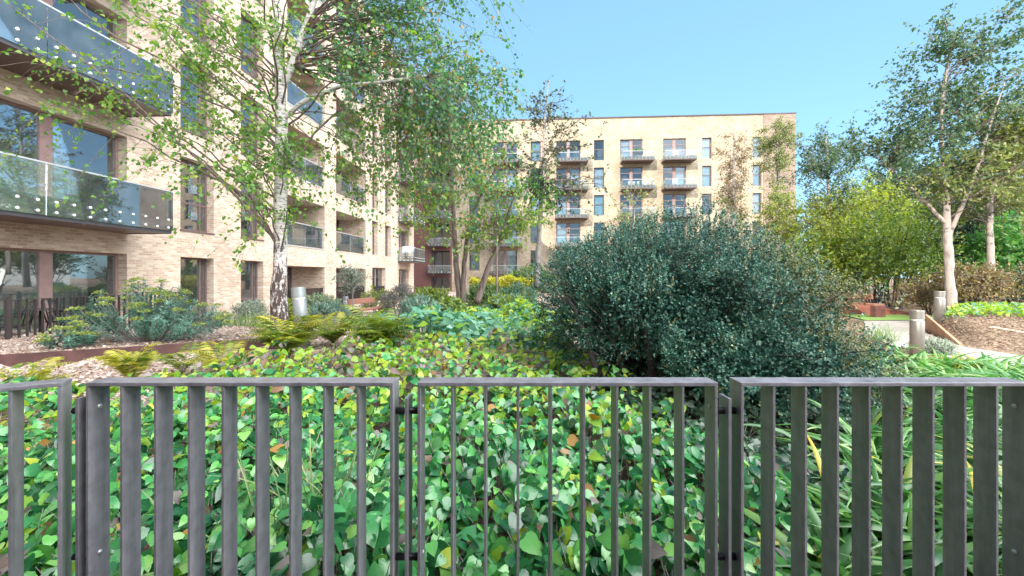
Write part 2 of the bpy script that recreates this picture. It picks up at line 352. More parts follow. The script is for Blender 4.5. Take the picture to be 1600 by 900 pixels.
L_BIRCH = leafmat('birch_leaf', [(0, (.06, .16, .035)), (.5, (.11, .25, .045)), (.85, (.22, .34, .06)), (1, (.32, .38, .07))], .45, .45)
L_BIRCH_R = leafmat('birch_leaf_cool', [(0, (.045, .14, .07)), (.6, (.085, .22, .075)), (.93, (.17, .30, .07)), (.97, (.40, .22, .07)), (1, (.42, .24, .09))], .5, .35)
L_MID = leafmat('fresh_green_leaf', [(0, (.08, .17, .03)), (.6, (.16, .27, .04)), (1, (.30, .34, .06))], .5, .4)
L_MIDG = leafmat('cluster_green_leaf', [(0, (.05, .16, .05)), (.6, (.10, .26, .06)), (1, (.2, .34, .08))], .5, .4)
L_DARK = leafmat('dark_sparse_leaf', [(0, (.03, .05, .03)), (.6, (.055, .085, .035)), (1, (.13, .12, .05))], .5, .25)
L_YEL = leafmat('yellow_green_leaf', [(0, (.11, .16, .025)), (.6, (.20, .26, .04)), (1, (.36, .38, .07))], .5, .4)
L_OLIVE = leafmat('olive_green_leaf', [(0, (.09, .13, .035)), (.6, (.15, .19, .055)), (1, (.25, .26, .08))], .55, .35)
L_TALL = leafmat('cool_green_leaf', [(0, (.03, .07, .045)), (.6, (.06, .12, .055)), (1, (.12, .18, .07))], .5, .35)
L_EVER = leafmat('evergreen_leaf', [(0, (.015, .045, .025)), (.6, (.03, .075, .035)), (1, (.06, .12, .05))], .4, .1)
L_BEECH = leafmat('beech_leaf', [(0, (.06, .12, .03)), (.5, (.12, .21, .04)), (1, (.30, .36, .06))], .45, .35)
L_BROWN = leafmat('russet_leaf', [(0, (.10, .06, .045)), (.5, (.16, .11, .06)), (.8, (.17, .18, .07)), (1, (.38, .24, .06))], .6, .25)
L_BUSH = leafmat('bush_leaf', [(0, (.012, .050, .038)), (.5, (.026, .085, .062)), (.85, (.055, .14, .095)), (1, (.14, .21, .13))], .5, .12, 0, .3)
L_BUSH_LIT = leafmat('bush_leaf_lit', [(0, (.06, .08, .03)), (.5, (.12, .145, .06)), (1, (.28, .28, .14))], .5, .15, 0, .3)
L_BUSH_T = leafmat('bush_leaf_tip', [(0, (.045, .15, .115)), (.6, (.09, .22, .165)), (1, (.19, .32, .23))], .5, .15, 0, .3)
L_HEDGE = leafmat('hedge_leaf', [(0, (.06, .13, .05)), (.6, (.11, .20, .06)), (1, (.22, .3, .08))], .5, .2)
L_HEDGE_Y = leafmat('golden_hedge_leaf', [(0, (.30, .32, .04)), (.6, (.46, .45, .06)), (1, (.6, .56, .09))], .5, .3)
L_GREY = leafmat('grey_green_leaf', [(0, (.13, .17, .13)), (.6, (.20, .25, .19)), (1, (.3, .34, .26))], .6, .2)
L_PURP = leafmat('grey_purple_leaf', [(0, (.10, .085, .09)), (.5, (.16, .15, .14)), (1, (.2, .24, .18))], .6, .2)
L_EUPH = leafmat('blue_green_leaf', [(0, (.06, .16, .12)), (.6, (.11, .25, .19)), (1, (.2, .35, .26))], .5, .25)
L_EUFL = leafmat('lime_flower', [(0, (.17, .25, .06)), (.6, (.28, .34, .09)), (1, (.42, .44, .14))], .6, .35)
L_FERN = leafmat('fern_leaf', [(0, (.075, .14, .028)), (.5, (.15, .24, .04)), (1, (.32, .34, .06))], .5, .4)
L_FERN_Y = leafmat('yellow_fern_leaf', [(0, (.22, .26, .04)), (.5, (.36, .37, .06)), (1, (.52, .46, .09))], .5, .4)
L_TEAL = leafmat('teal_leaf', [(0, (.05, .17, .10)), (.6, (.10, .28, .17)), (1, (.22, .40, .27))], .45, .25)
L_STRAP = leafmat('strap_leaf', [(0, (.05, .15, .045)), (.55, (.10, .26, .07)), (.9, (.20, .36, .10)), (.97, (.28, .38, .10)), (1, (.55, .42, .05))], .33, .3)
L_TUFT = leafmat('grass_blade', [(0, (.09, .17, .06)), (.6, (.16, .27, .10)), (1, (.34, .36, .15))], .5, .35)
L_GC = leafmat('groundcover_leaf', [(0, (.010, .07, .028)), (.35, (.025, .15, .048)), (.7, (.06, .26, .07)), (.92, (.13, .38, .08)), (1, (.22, .44, .10))], .24, .16, .03, .6)
L_GC_Y = leafmat('groundcover_leaf_lime', [(0, (.12, .27, .025)), (.6, (.23, .37, .035)), (1, (.40, .46, .05))], .36, .35, .05)
L_GC_B = leafmat('groundcover_leaf_old', [(0, (.10, .085, .08)), (.35, (.20, .17, .16)), (.6, (.13, .08, .06)), (.85, (.22, .12, .05)), (1, (.36, .20, .04))], .55, .2, .04)
L_DEAD = leafmat('dry_leaf', [(0, (.22, .13, .09)), (1, (.45, .30, .20))], .7, .2)

def ground_mat():
    m, t, p = mat('garden_ground')
    tc = N_(t, 'ShaderNodeTexCoord'); sp = N_(t, 'ShaderNodeSeparateXYZ'); t.links.new(tc.outputs['Object'], sp.inputs[0])
    vo = N_(t, 'ShaderNodeTexVoronoi', i_Scale=26.0); t.links.new(tc.outputs['Object'], vo.inputs['Vector'])
    sv = N_(t, 'ShaderNodeSeparateColor'); t.links.new(vo.outputs['Color'], sv.inputs[0])
    gr = ramp(t, [(0, (.17, .12, .10)), (.3, (.33, .24, .20)), (.7, (.46, .36, .31)), (1, (.62, .54, .48))]); t.links.new(sv.outputs[0], gr.inputs[0])
    so = ramp(t, [(0, (.08, .05, .035)), (.45, (.16, .105, .07)), (.8, (.26, .19, .125)), (1, (.38, .3, .2))]); t.links.new(sv.outputs[1], so.inputs[0])
    nz = N_(t, 'ShaderNodeTexNoise', i_Scale=.8, i_Detail=5.0); t.links.new(tc.outputs['Object'], nz.inputs['Vector'])
    mx = N_(t, 'ShaderNodeMix', data_type='RGBA')
    mr = N_(t, 'ShaderNodeMapRange'); mr.inputs[1].default_value = 1; mr.inputs[2].default_value = 5; t.links.new(sp.outputs[0], mr.inputs[0])
    t.links.new(mr.outputs[0], mx.inputs[0]); t.links.new(gr.outputs[0], mx.inputs[6]); t.links.new(so.outputs[0], mx.inputs[7])
    rz = ramp(t, [(.3, (.7, .68, .66)), (.7, (1.1, 1.1, 1.1))]); t.links.new(nz.outputs[0], rz.inputs[0])
    m1 = N_(t, 'ShaderNodeMix', data_type='RGBA', blend_type='MULTIPLY'); m1.inputs[0].default_value = 1; t.links.new(mx.outputs[2], m1.inputs[6]); t.links.new(rz.outputs[0], m1.inputs[7])
    # soil of the planted bed, coloured darker to deepen the shade between leaves
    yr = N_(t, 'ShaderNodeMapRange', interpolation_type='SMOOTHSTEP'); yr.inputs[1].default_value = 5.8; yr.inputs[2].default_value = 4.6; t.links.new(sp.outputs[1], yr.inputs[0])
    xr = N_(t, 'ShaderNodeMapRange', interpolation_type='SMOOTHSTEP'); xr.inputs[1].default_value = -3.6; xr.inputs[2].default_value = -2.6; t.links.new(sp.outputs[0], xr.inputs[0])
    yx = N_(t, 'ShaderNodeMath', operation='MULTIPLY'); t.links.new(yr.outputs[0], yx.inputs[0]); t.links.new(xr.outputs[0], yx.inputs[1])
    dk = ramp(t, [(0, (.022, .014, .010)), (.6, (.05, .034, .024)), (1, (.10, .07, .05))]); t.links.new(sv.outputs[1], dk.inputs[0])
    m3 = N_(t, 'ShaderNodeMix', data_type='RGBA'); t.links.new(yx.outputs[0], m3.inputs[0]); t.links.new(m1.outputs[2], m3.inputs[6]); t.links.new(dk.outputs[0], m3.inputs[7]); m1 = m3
    t.links.new(m1.outputs[2], p.inputs['Base Color']); p.inputs['Roughness'].default_value = .9; p.inputs['Specular IOR Level'].default_value = .2
    b = N_(t, 'ShaderNodeBump', i_Strength=.8, i_Distance=.02); t.links.new(vo.outputs['Distance'], b.inputs['Height']); t.links.new(b.outputs[0], p.inputs['Normal'])
    return m
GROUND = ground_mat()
LAWN = solid('mown_grass', (.16, .27, .05), .9, 0, .35, 40, .4)

# ------------------------------------------------------------------ terrain
def Hn(x, y):
    x = np.asarray(x, float); y = np.asarray(y, float)
    ye = np.interp(x, [-9.0, -7.1, -5.6, -4.45, -3.6], [5.1, 5.75, 6.45, 7.05, 7.6])
    step = .07 + .05*sm((y-3.5)/2.5) + .22*sm((y-ye)/.10+.5)
    bank = .05 + .29*sm((y-3.2)/3.6)
    k = sm((x+4.3)/1.2); left = step*(1-k)+bank*k - .5*sm((y-8.2)/5.5)
    right = 0*x
    h = left + (right-left)*sm((x-3.5)/3.0)
    # raised bed to the right, held by the weathering steel wedge
    d = (x-9.35)*.83-(y-8.5)*.56            # signed distance right of the wedge line
    d = np.minimum(d, (x-11.1)*.633-(y-11.0)*.775)
    bed = .40*sm(d/.5)*sm((y-7.6)/2.6)
    return h+bed
def H(x, y): return float(Hn(x, y))
xs = np.unique(np.concatenate([np.linspace(-14, 24, 153), np.linspace(-400, -14, 20), np.linspace(24, 400, 20)]))
ys = np.unique(np.concatenate([np.linspace(-1, 30, 125), np.linspace(-60, -1, 10), np.linspace(30, 900, 30)]))
gx, gy = np.meshgrid(xs, ys)
V = np.stack([gx, gy, Hn(gx, gy)], -1).reshape(-1, 3)
nx = len(xs); ii = (np.arange(len(ys)-1)[:, None]*nx+np.arange(nx-1)[None]).ravel()
T = np.concatenate([np.stack([ii, ii+1, ii+nx+1], 1), np.stack([ii, ii+nx+1, ii+nx], 1)])
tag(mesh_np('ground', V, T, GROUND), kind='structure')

def drape(name, left, right, m, dz=.02, cross=6, along=8):
    """a ribbon laid over the ground between two edges"""
    def dens(e):
        e = [Vector((*p, 0)) for p in e]; out = []
        for a, b in zip(e, e[1:]): out += [a.lerp(b, k/along) for k in range(along)]
        return out+[e[-1]]
    A, B = dens(left), dens(right); b = MB(); n = len(A)
    for a, c in zip(A, B):
        for k in range(cross+1):
            p = a.lerp(c, k/cross); b.v.append((p.x, p.y, H(p.x, p.y)+dz))
    for j in range(n-1):
        for k in range(cross):
            i = j*(cross+1)+k; b.f.append((i, i+1, i+cross+2, i+cross+1)); b.m.append(0)
    return tag(b.build(name, m, smooth=True), kind='structure')
drape('garden_path', [(15.9, 13.4), (12.4, 12.2), (10.6, 10.6), (9.15, 8.3), (9.2, 7.0), (10.5, 5.8), (13.5, 5.0)],
      [(11.3, 13.2), (10.5, 12.2), (9.1, 10.6), (7.9, 8.6), (7.7, 7.2), (8.6, 5.5), (13.5, 3.6)], CONC, .025)
drape('stone_path', [(-4.6, 17.5), (-4.3, 15.0), (-4.15, 12.5), (-3.9, 10.4), (-3.2, 9.0)], [(-2.9, 17.5), (-3.2, 15.0), (-3.05, 12.5), (-2.5, 10.6), (-1.9, 9.6)], PAVE, .025)
drape('lawn', [(12.3, 15.3), (11.5, 13.3)], [(14.6, 15.3), (13.6, 13.5)], LAWN, .03)

# ------------------------------------------------------------------ apartment buildings
def facade(name, u0, u1, z0, z1, ops, m, parent, depth=.26):
    """one wall with its openings cut through and their reveals; ops = (u0,u1,z0,z1,reveal depth)"""
    us = sorted({u0, u1, *[o[0] for o in ops], *[o[1] for o in ops]}); zs = sorted({z0, z1, *[o[2] for o in ops], *[o[3] for o in ops]})
    b = MB()
    for a, c in zip(us, us[1:]):
        for d, e in zip(zs, zs[1:]):
            mu, mz = (a+c)/2, (d+e)/2
            if any(o[0] < mu < o[1] and o[2] < mz < o[3] for o in ops): continue
            b.face([(a, 0, d), (c, 0, d), (c, 0, e), (a, 0, e)])
    for o in ops:
        a, c, d, e, r = o
        b.face([(a, 0, d), (a, 0, e), (a, r, e), (a, r, d)]); b.face([(c, 0, d), (c, r, d), (c, r, e), (c, 0, e)])
        b.face([(a, 0, e), (c, 0, e), (c, r, e), (a, r, e)]); b.face([(a, 0, d), (a, r, d), (c, r, d), (c, 0, d)])
    return b.build(name, m, parent)
rng = random.Random(7)
def window(parent, u0, u1, z0, z1, y=.24, mull=(), trans=(), fm=None, curtain=None, name='window', deep=1.1, gm=None):
    fm = fm or FRAME; b = MB(); t = .055; d = .07
    b.box((u0, y, z0), (u0+t, y+d, z1)); b.box((u1-t, y, z0), (u1, y+d, z1))
    b.box((u0+t, y, z0), (u1-t, y+d, z0+t)); b.box((u0+t, y, z1-t), (u1-t, y+d, z1))
    for (a, wd) in mull: b.box((a-wd/2, y-.004, z0+t), (a+wd/2, y+d+.004, z1-t))
    for (zz, wd) in trans: b.box((u0+t, y+.003, zz-wd/2), (u1-t, y+d-.003, zz+wd/2))
    f = b.build(name, fm, parent)
    g = MB(); g.box((u0+t*.6, y+.03, z0+t*.6), (u1-t*.6, y+.042, z1-t*.6)); g.build('pane', gm or GLASS, f)
    rm = MB(); e = .02
    rm.face([(u0-e, y+deep, z0-e), (u1+e, y+deep, z0-e), (u1+e, y+deep, z1+e), (u0-e, y+deep, z1+e)])
    for a in (u0-e, u1+e): rm.face([(a, y+d, z0-e), (a, y+deep, z0-e), (a, y+deep, z1+e), (a, y+d, z1+e)])
    for a in (z0-e, z1+e): rm.face([(u0-e, y+d, a), (u1+e, y+d, a), (u1+e, y+deep, a), (u0-e, y+deep, a)])
    rm.build('room_lining', ROOM, f)
    if curtain:
        a, c, cm = curtain; n = max(6, int((c-a)/.05)); cb = MB()
        for k in range(n+1):
            uu = a+(c-a)*k/n; yy = y+.20+.035*math.sin(k*2.1)+.012*math.sin(k*.7)
            cb.v += [(uu, yy, z0+.06), (uu, yy, z1-.05)]
        for k in range(n): cb.f.append((2*k, 2*k+2, 2*k+3, 2*k+1)); cb.m.append(0)
        cb.build('curtain', cm, f, True)
    return f
def balcony(parent, u0, u1, zs, proj, fh=.42, gh=1.02, fm=None, bolts=.30, y0=0.0, rail=True, br=.028, gm=None):
    """slab + fascia with bolts + glass guard on three sides; zs = soffit height; local -y is outwards"""
    fm = fm or FASCIA; b = MB(); t = .02
    b.box((u0+t, -proj+t, zs), (u1-t, y0, zs+.16), 1)
    b.box((u0, -proj, zs-.015), (u1, -proj+t-.003, zs+fh), 0)
    b.box((u0, -proj+t, zs-.015), (u0+t-.003, y0, zs+fh), 0); b.box((u1-t+.003, -proj+t, zs-.015), (u1, y0, zs+fh), 0)
    f = b.build('balcony', [fm, SOFFIT], parent)
    g = MB(); zt = zs+fh+gh-.4; e = .018
    n = max(1, round((u1-u0)/1.35)); 
    for k in range(n):
        a = u0-e+(u1-u0+2*e)*k/n; c = u0-e+(u1-u0+2*e)*(k+1)/n
        g.box((a+.006, -proj-e-.012, zs+.06), (c-.006, -proj-e, zt))
    g.box((u0-e-.012, -proj, zs+.06), (u0-e, y0-.05, zt)); g.box((u1+e, -proj, zs+.06), (u1+e+.012, y0-.05, zt))
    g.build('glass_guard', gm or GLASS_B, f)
    if rail:
        r = MB(); q = .018
        r.box((u0-e-q, -proj-e-q, zt), (u1+e+q, -proj-e+q*.5, zt+.03)); r.box((u0-e-q, -proj-e+q*.5, zt), (u0-e+q*.6, y0, zt+.03)); r.box((u1+e-q*.6, -proj-e+q*.5, zt), (u1+e+q, y0, zt+.03))
        r.build('hand_rail', RAILM, f)
    if bolts:
        k = int((u1-u0-.2)/bolts); bb = MB()
        for q in range(k+1):
            uu = u0+.12+(u1-u0-.24)*q/max(k, 1)
            for zz in (zs+.13, zs+fh-.09): bb.disc((uu, -proj-e-.012, zz), (0, -1, 0), br, .012, 10)
        for q in range(int(proj/bolts)):
            yy = -proj+.15+bolts*q
            for zz in (zs+.13, zs+fh-.09): 
                bb.disc((u0-e-.012, yy, zz), (-1, 0, 0), br, .012, 10); bb.disc((u1+e+.012, yy, zz), (1, 0, 0), br, .012, 10)
        bb.build('fixing_button', BOLT, f, True)
    return f
def railing(parent, name, p0, p1, z0, z1, m, pitch=.11, w_=.05, th=.008):
    """flat upright slats under a flat rail from p0 to p1 (local xy)"""
    b = MB(); a, c = Vector((*p0, 0)), Vector((*p1, 0)); L = (c-a).length; d = (c-a)/L; ang = math.atan2(d.y, d.x)
    def put(s, zc, size): b.obox(Matrix.Translation(a+d*s+Vector((0, 0, zc))) @ Matrix.Rotation(ang, 4, 'Z'), size)
    put(L/2, z1-.006, (L, .05, .012)); put(L/2, z0+.06, (L, .04, .012))
    n = round(L/pitch)
    for k in range(n+1): put(L*k/n, (z0+.066+z1-.012)/2, (th, w_, z1-.012-z0-.066))
    return b.build(name, m, parent)

# ---- long block on the left
lb = empty('apartment_building', (-10.54, 0, 0), math.atan2(.9981, .0623))
tag(lb, 'long buff brick apartment block beside the garden with glass balconies and deep loggias', 'building')
UL0, UL1, ZT = -44.0, 35.0, 18.0
ops = []; wins = []
for k in range(6):
    fl = -.25+3*k; hd = fl+2.28
    ops += [(6.4, 10.55, fl+.02, hd, .26), (12.13, 13.38, fl+(.1 if k else .02), hd, .26), (14.6, 15.8, fl+(.1 if k else .02), hd, .26),
            (17.3, 20.35, fl+.05, hd-.12, 1.7), (21.5, 25.2, fl+.05, hd-.12, 1.7), (31.2, 33.6, fl+.05, hd, .26)]
    ops += [(26.2, 28.5, fl+.05, hd, .26)] if k == 0 else [(26.2, 27.1, fl+.1, hd, .26), (28.4, 29.5, fl+.1, hd, .26)]
facade('wall', UL0, UL1, -.6, ZT, ops, BRICK_L, lb)
sh = MB(); sh.face([(UL1, 0, -.6), (UL1, 14, -.6), (UL1, 14, ZT), (UL1, 0, ZT)]); sh.face([(UL0, 0, -.6), (UL0, 0, ZT), (UL0, 14, ZT), (UL0, 14, -.6)])
sh.face([(UL0, 14, -.6), (UL0, 14, ZT), (UL1, 14, ZT), (UL1, 14, -.6)]); sh.build('end_wall', BRICK_L, lb)
rf = MB(); rf.face([(UL0, 0.3, ZT-.3), (UL1, .3, ZT-.3), (UL1, 14, ZT-.3), (UL0, 14, ZT-.3)]); rf.build('roof', PARAPET, lb)
cp = MB(); cp.box((UL0, -.03, ZT), (UL1+.03, .32, ZT+.06)); cp.build('coping', PARAPET, lb)
for k in range(6):
    fl = -.25+3*k; hd = fl+2.28
    window(lb, 6.4, 10.55, fl+.02, hd, mull=((9.0, .24),), fm=FRAME_P, curtain=(9.3, 10.3, CURTAIN) if k == 1 else ((6.6, 8.8, CURTAIN) if k == 2 else None), deep=2.2, name='window')
    for (a, c) in ((12.13, 13.38), (14.6, 15.8)):
        z0 = fl+(.1 if k else .02)
        window(lb, a, c, z0, hd, trans=((z0+.85, .05),) if (k or a > 14) else (), mull=((c-.28, .05),), curtain=(c-.6, c-.15, CURTAIN) if (k == 0 and a < 13) or rng.random() < .45 else None)
        sl = MB(); sl.box((a-.02, -.03, z0-.045), (c+.02, .23, z0-.003)); sl.build('window_sill', FRAME, lb)
    for (a, c) in ((17.3, 20.35), (21.5, 25.2)):
        bw = MB(); z0, z1 = fl+.05, hd-.12
        for q in ((a, c-1.2),): bw.face([(q[0], 1.7, z0), (q[1], 1.7, z0), (q[1], 1.7, z1), (q[0], 1.7, z1)])
        bw.build('loggia_wall', BRICK_L if a < 20 else BRICK_D, lb)
        window(lb, c-1.2, c, z0, z1, y=1.7, name='door', mull=((c-.62, .08),))
        if k:
            g = MB(); n = 2
            for q in range(n):
                g.box((a+.02+(c-a-.04)*q/n+.005, .06, z0+.04), (a+.02+(c-a-.04)*(q+1)/n-.005, .075, z0+1.0))
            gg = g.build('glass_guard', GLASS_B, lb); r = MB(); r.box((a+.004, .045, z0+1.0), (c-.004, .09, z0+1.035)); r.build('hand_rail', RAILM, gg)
            e = MB(); e.box((a-.02, -.025, z0-.05), (c+.02, .24, z0+.003)); e.build('loggia_sill', RAILM if a < 20 else BRICK_L, lb)
        else:
            railing(lb, 'railing', (a+.02, .1), (c-.02, .1), z0-.1, z0+1.1, PATIOF, .11)
    if k == 0:
        window(lb, 26.2, 28.5, fl+.05, hd, mull=((27.3, .12),), fm=FRAME_P)
        railing(lb, 'railing', (26.25, .08), (28.45, .08), fl, fl+1.05, PATIOF, .12)
    else:
        window(lb, 26.2, 27.1, fl+.1, hd, trans=((fl+.95, .05),)); window(lb, 28.4, 29.5, fl+.1, hd, trans=((fl+.95, .05),))
    window(lb, 31.2, 33.6, fl+.05, hd, mull=((32.4, .15),), fm=FRAME_P)
    if k:
        balcony(lb, 5.2, 10.56, fl-.2, 1.2)
        balcony(lb, 31.0, 33.9, fl-.2, 1.25)
# ---- block across the end
bb_ = empty('apartment_building', (0, 43.8, 0), math.atan2(-.0623, .9981))
tag(bb_, 'sunlit cream brick apartment block across the far end of the garden', 'building')
def ub(px):
    k = (px-CX)/F; Y = 43.8/(1+.0624*k); return k*Y/.9981
UB0, UB1, ZB = ub(706), ub(1193), 18.1
heads = [15.84-2.9*k for k in range(6)]
narrow = [(733, 749), (829, 845), (928, 944), (1097, 1112), (1176, 1190)]
doors = [(770, 808), (869, 907), (969, 1004), (1036, 1072)]
balc = [(768, 816), (867, 917), (969, 1017), (1033, 1081)]
ops = []
for h in heads:
    for a, c in narrow: ops.append((ub(a), ub(c), h-2.15, h, .22))
    for a, c in doors: ops.append((ub(a), ub(c), h-2.3, h, .22))
facade('wall', UB0, UB1, -1.6, ZB, ops, BRICK_B, bb_)
UB2 = ub(1243)
eb = MB(); eb.face([(UB1, -.05, -1.6), (UB2, -.05, -1.6), (UB2, -.05, ZB), (UB1, -.05, ZB)]); eb.face([(UB2, -.05, -1.6), (UB2, 14, -1.6), (UB2, 14, ZB), (UB2, -.05, ZB)])
eb.face([(UB1, 0, -1.6), (UB1, -.05, -1.6), (UB1, -.05, ZB), (UB1, 0, ZB)]); eb.build('end_bay', BRICK_D, bb_)
cp = MB(); cp.box((UB0-14, -.09, ZB), (UB2+.05, .35, ZB+.12)); cp.build('coping', PARAPET, bb_)
rf = MB(); rf.face([(UB0-14, .3, ZB-.3), (UB2, .3, ZB-.3), (UB2, 14, ZB-.3), (UB0-14, 14, ZB-.3)]); rf.build('roof', PARAPET, bb_)
for ki, h in enumerate(heads):
    for j, (a, c) in enumerate(narrow):
        window(bb_, ub(a), ub(c), h-2.15, h, y=.18, trans=((h-.95, .06),), fm=FRAME, curtain=(ub(a)+.1, ub(c)-.1, CURTAIN_T if (j+ki) % 3 else CURTAIN) if rng.random() < .45 else None, gm=GLASS_W)
    for j, (a, c) in enumerate(doors):
        u0, u1 = ub(a), ub(c); md = (u0+u1)/2
        window(bb_, u0, u1, h-2.3, h, y=.18, mull=((md, .32),), trans=((h-.62, .05), (h-1.2, .04)), fm=FRAME_P, curtain=((u0+.1, md-.2, CURTAIN) if rng.random() < .5 else (md+.25, u1-.1, CURTAIN)) if rng.random() < .6 else None, name='balcony_door', gm=GLASS_W)
        if ki < 5: balcony(bb_, ub(balc[j][0]), ub(balc[j][1]), h-2.3-.28, 1.4, .36, .95, FASCIA_B, .33, br=.018, gm=GLASS_F)
# dark clad stair tower in the inner corner
UC0, UC1 = ub(632), UB0
ops = [(ub(673), ub(703), h-2.25, h, 1.5) for h in heads]
facade('clad_wall', UC0, UC1, -1.6, ZB, ops, CLAD, bb_)
for h in heads:
    u0, u1 = ub(673), ub(703)
    window(bb_, u0, u1, h-2.25, h, y=1.5, mull=((u0+.9, .1),), fm=FRAME, name='loggia_door')
    balcony(bb_, u0-.1, u1+.1, h-2.5, .8, .3, .95, FASCIA, .3)

# ------------------------------------------------------------------ near fence: bronze flat bars
FY = 1.30
mf = empty('metal_fence', (0, FY, 0))
tag(mf, 'bronze flat-bar metal fence along the front edge of the planted bed', 'fence')
ZR = EYE-166/F*FY
def fx(px): return (px-CX)/F*FY
def fpanel(x0, x1, n, M=Matrix.Identity(4), flip=(True, True)):
    b = MB(); dp = .072
    b.obox(M @ Matrix.Translation(((x0+x1)/2, dp/2, ZR-.006)), (x1-x0, dp, .012))
    b.obox(M @ Matrix.Translation(((x0+x1)/2, dp/2, .12)), (x1-x0, dp, .012))
    for x in (x0+.005, x1-.005): b.obox(M @ Matrix.Translation((x, dp/2, (ZR-.0125+.1265)/2)), (.0098, dp-.002, ZR-.0125-.1265))
    p = b.build('fence_panel', FENCE, mf, bevel=.0015)
    for k in range(1, n):
        c = MB(); x = x0+.005+(x1-x0-.01)*k/n
        c.obox(M @ Matrix.Translation((x, dp/2-.001, (ZR-.0125+.1265)/2)), (.008, dp-.006, ZR-.0125-.1265)); c.build('baluster', FENCE, p, bevel=.001)
    for x, sx in ((x0+.0101, 1), (x1-.0101, -1)):
        for z in (ZR-.085, ZR-.085-.475):
            s = MB(); c = M @ Vector((x, dp*.5, z)); d = M.to_3x3() @ Vector((sx, 0, 0)); s.disc(c, d, .0075, .0025, 16); s.disc(c+d*.0024, d, .0025, .001, 8)
            s.build('screw', RAILM, p, True)
    return p
fpanel(fx(133), fx(614), 9); fpanel(fx(652), fx(1122), 9); fpanel(fx(1158), fx(1612), 9); fpanel(fx(1650), fx(2105), 9); fpanel(fx(2143), fx(2600), 9)
ML = Matrix.Translation((fx(96), 0, 0)) @ Matrix.Rotation(R(28), 4, 'Z')
fpanel(-1.2, 0, 11, ML)
def fpost(px):
    x = fx(px); b = MB(); b.box((x-.005, .005, .0), (x+.005, .067, ZR-.052)); p = b.build('post', FENCE, mf, bevel=.001)
    for z in (ZR-.10, ZR-.575, .2):
        s = MB(); s.tube([(x-.04 if px < 1000 else x-.035, .036, z), (x+.04, .036, z)], [.011, .011], 12); s.build('spacer', DARKMET, p, True)
fpost(634); fpost(1142); fpost(117); fpost(1631); fpost(2124)

tw = empty('shade_recess', (0, -1.6, 0)); tag(tw, 'unseen brick recess and slab added behind the camera to shade the fence', 'shade blocker')
b = MB(); b.box((-3.2, -.3, -.3), (3.0, 0, 2.62)); b.box((-3.2, .003, -.3), (-2.95, 2.3, 2.62)); b.build('shade_wall', BRICK_L, tw)  # unseen walls and slab, added to keep sky light off the fence
b = MB(); b.box((-3.2, -.3, 2.623), (3.0, 1.3, 2.85)); b.build('shade_slab', SOFFIT, tw)
# ------------------------------------------------------------------ patio railing, furniture, edging
pf = empty('patio_railing', (-10.54, 0, 0), math.atan2(.9981, .0623))
tag(pf, 'black slatted railing around the ground floor patio under the near glass balconies', 'railing')
railing(pf, 'slat_panel', (4.0, -1.2), (7.3, -1.2), .08, 1.04, PATIOF, .115, .05, .012)
railing(pf, 'slat_panel', (7.36, -1.2), (9.6, -1.2), .08, 1.04, PATIOF, .115, .05, .012)
railing(pf, 'slat_panel', (9.66, -1.2), (10.9, -1.2), .08, 1.04, PATIOF, .115, .05, .012)
railing(pf, 'slat_panel', (10.9, -1.14), (10.9, -.06), .08, 1.04, PATIOF, .115, .05, .012)
for u in (7.33, 9.63, 10.9):
    b = MB(); b.box((u-.022, -1.222, 0), (u+.022, -1.178, 1.1)); b.build('post', PATIOF, pf)
pv = MB(); pv.box((3.5, -1.3, -.4), (11, .0, .08)); 
po = pv.build('patio', PAVE); po.location = pf.location; po.rotation_euler = pf.rotation_euler; tag(po, kind='structure')
def patio_chair(loc, rz, label):
    c = empty('patio_chair', loc, rz); tag(c, label, 'chair', 'dark chairs on the patio')
    b = MB(); b.box((-.23, -.22, .42), (.23, .22, .46)); b.build('seat', DARKMET, c, bevel=.01)
    b = MB(); b.tube([(-.22, .2, .46), (-.24, .26, .7), (-.2, .29, .86), (0, .30, .9), (.2, .29, .86), (.24, .26, .7), (.22, .2, .46)], [.014]*7, 8)
    for x in (-.12, 0, .12): b.tube([(x, .22, .46), (x, .30, .88)], [.01, .01], 6)
    b.build('backrest', DARKMET, c, True)
    for sx in (-1, 1):
        b = MB(); b.tube([(sx*.21, .2, .62), (sx*.25, 0, .66), (sx*.22, -.2, .6), (sx*.22, -.21, .46)], [.013]*4, 8); b.build('armrest', DARKMET, c, True)
        for sy in (-1, 1):
            b = MB(); b.tube([(sx*.2, sy*.19, .42), (sx*.23, sy*.23, 0)], [.014, .011], 8); b.build('leg', DARKMET, c, True)
def lbp(u, y, z=0):                     # a point in the left block's frame
    return lb.matrix_basis @ Vector((u, y, z))
lb.matrix_basis  # (basis is already set from loc/rot)
patio_chair(lbp(7.75, -.62, .08), R(-60), 'dark metal patio chair behind the railing, nearer the left edge of the window')
patio_chair(lbp(8.75, -.55, .08), R(110), 'dark metal patio chair behind the railing, in front of the wide mauve mullion')
tb = empty('patio_table', lbp(8.25, -.6, .08)); tag(tb, 'small round dark patio table between two metal chairs', 'table')
b = MB(); b.lathe([(.30, .70), (.305, .71), (.30, .72)], n=28); b.build('table_top', DARKMET, tb)
b = MB(); b.lathe([(.2, 0), (.2, .015), (.025, .03), (.02, .70)], n=16); b.build('pedestal', DARKMET, tb, True)

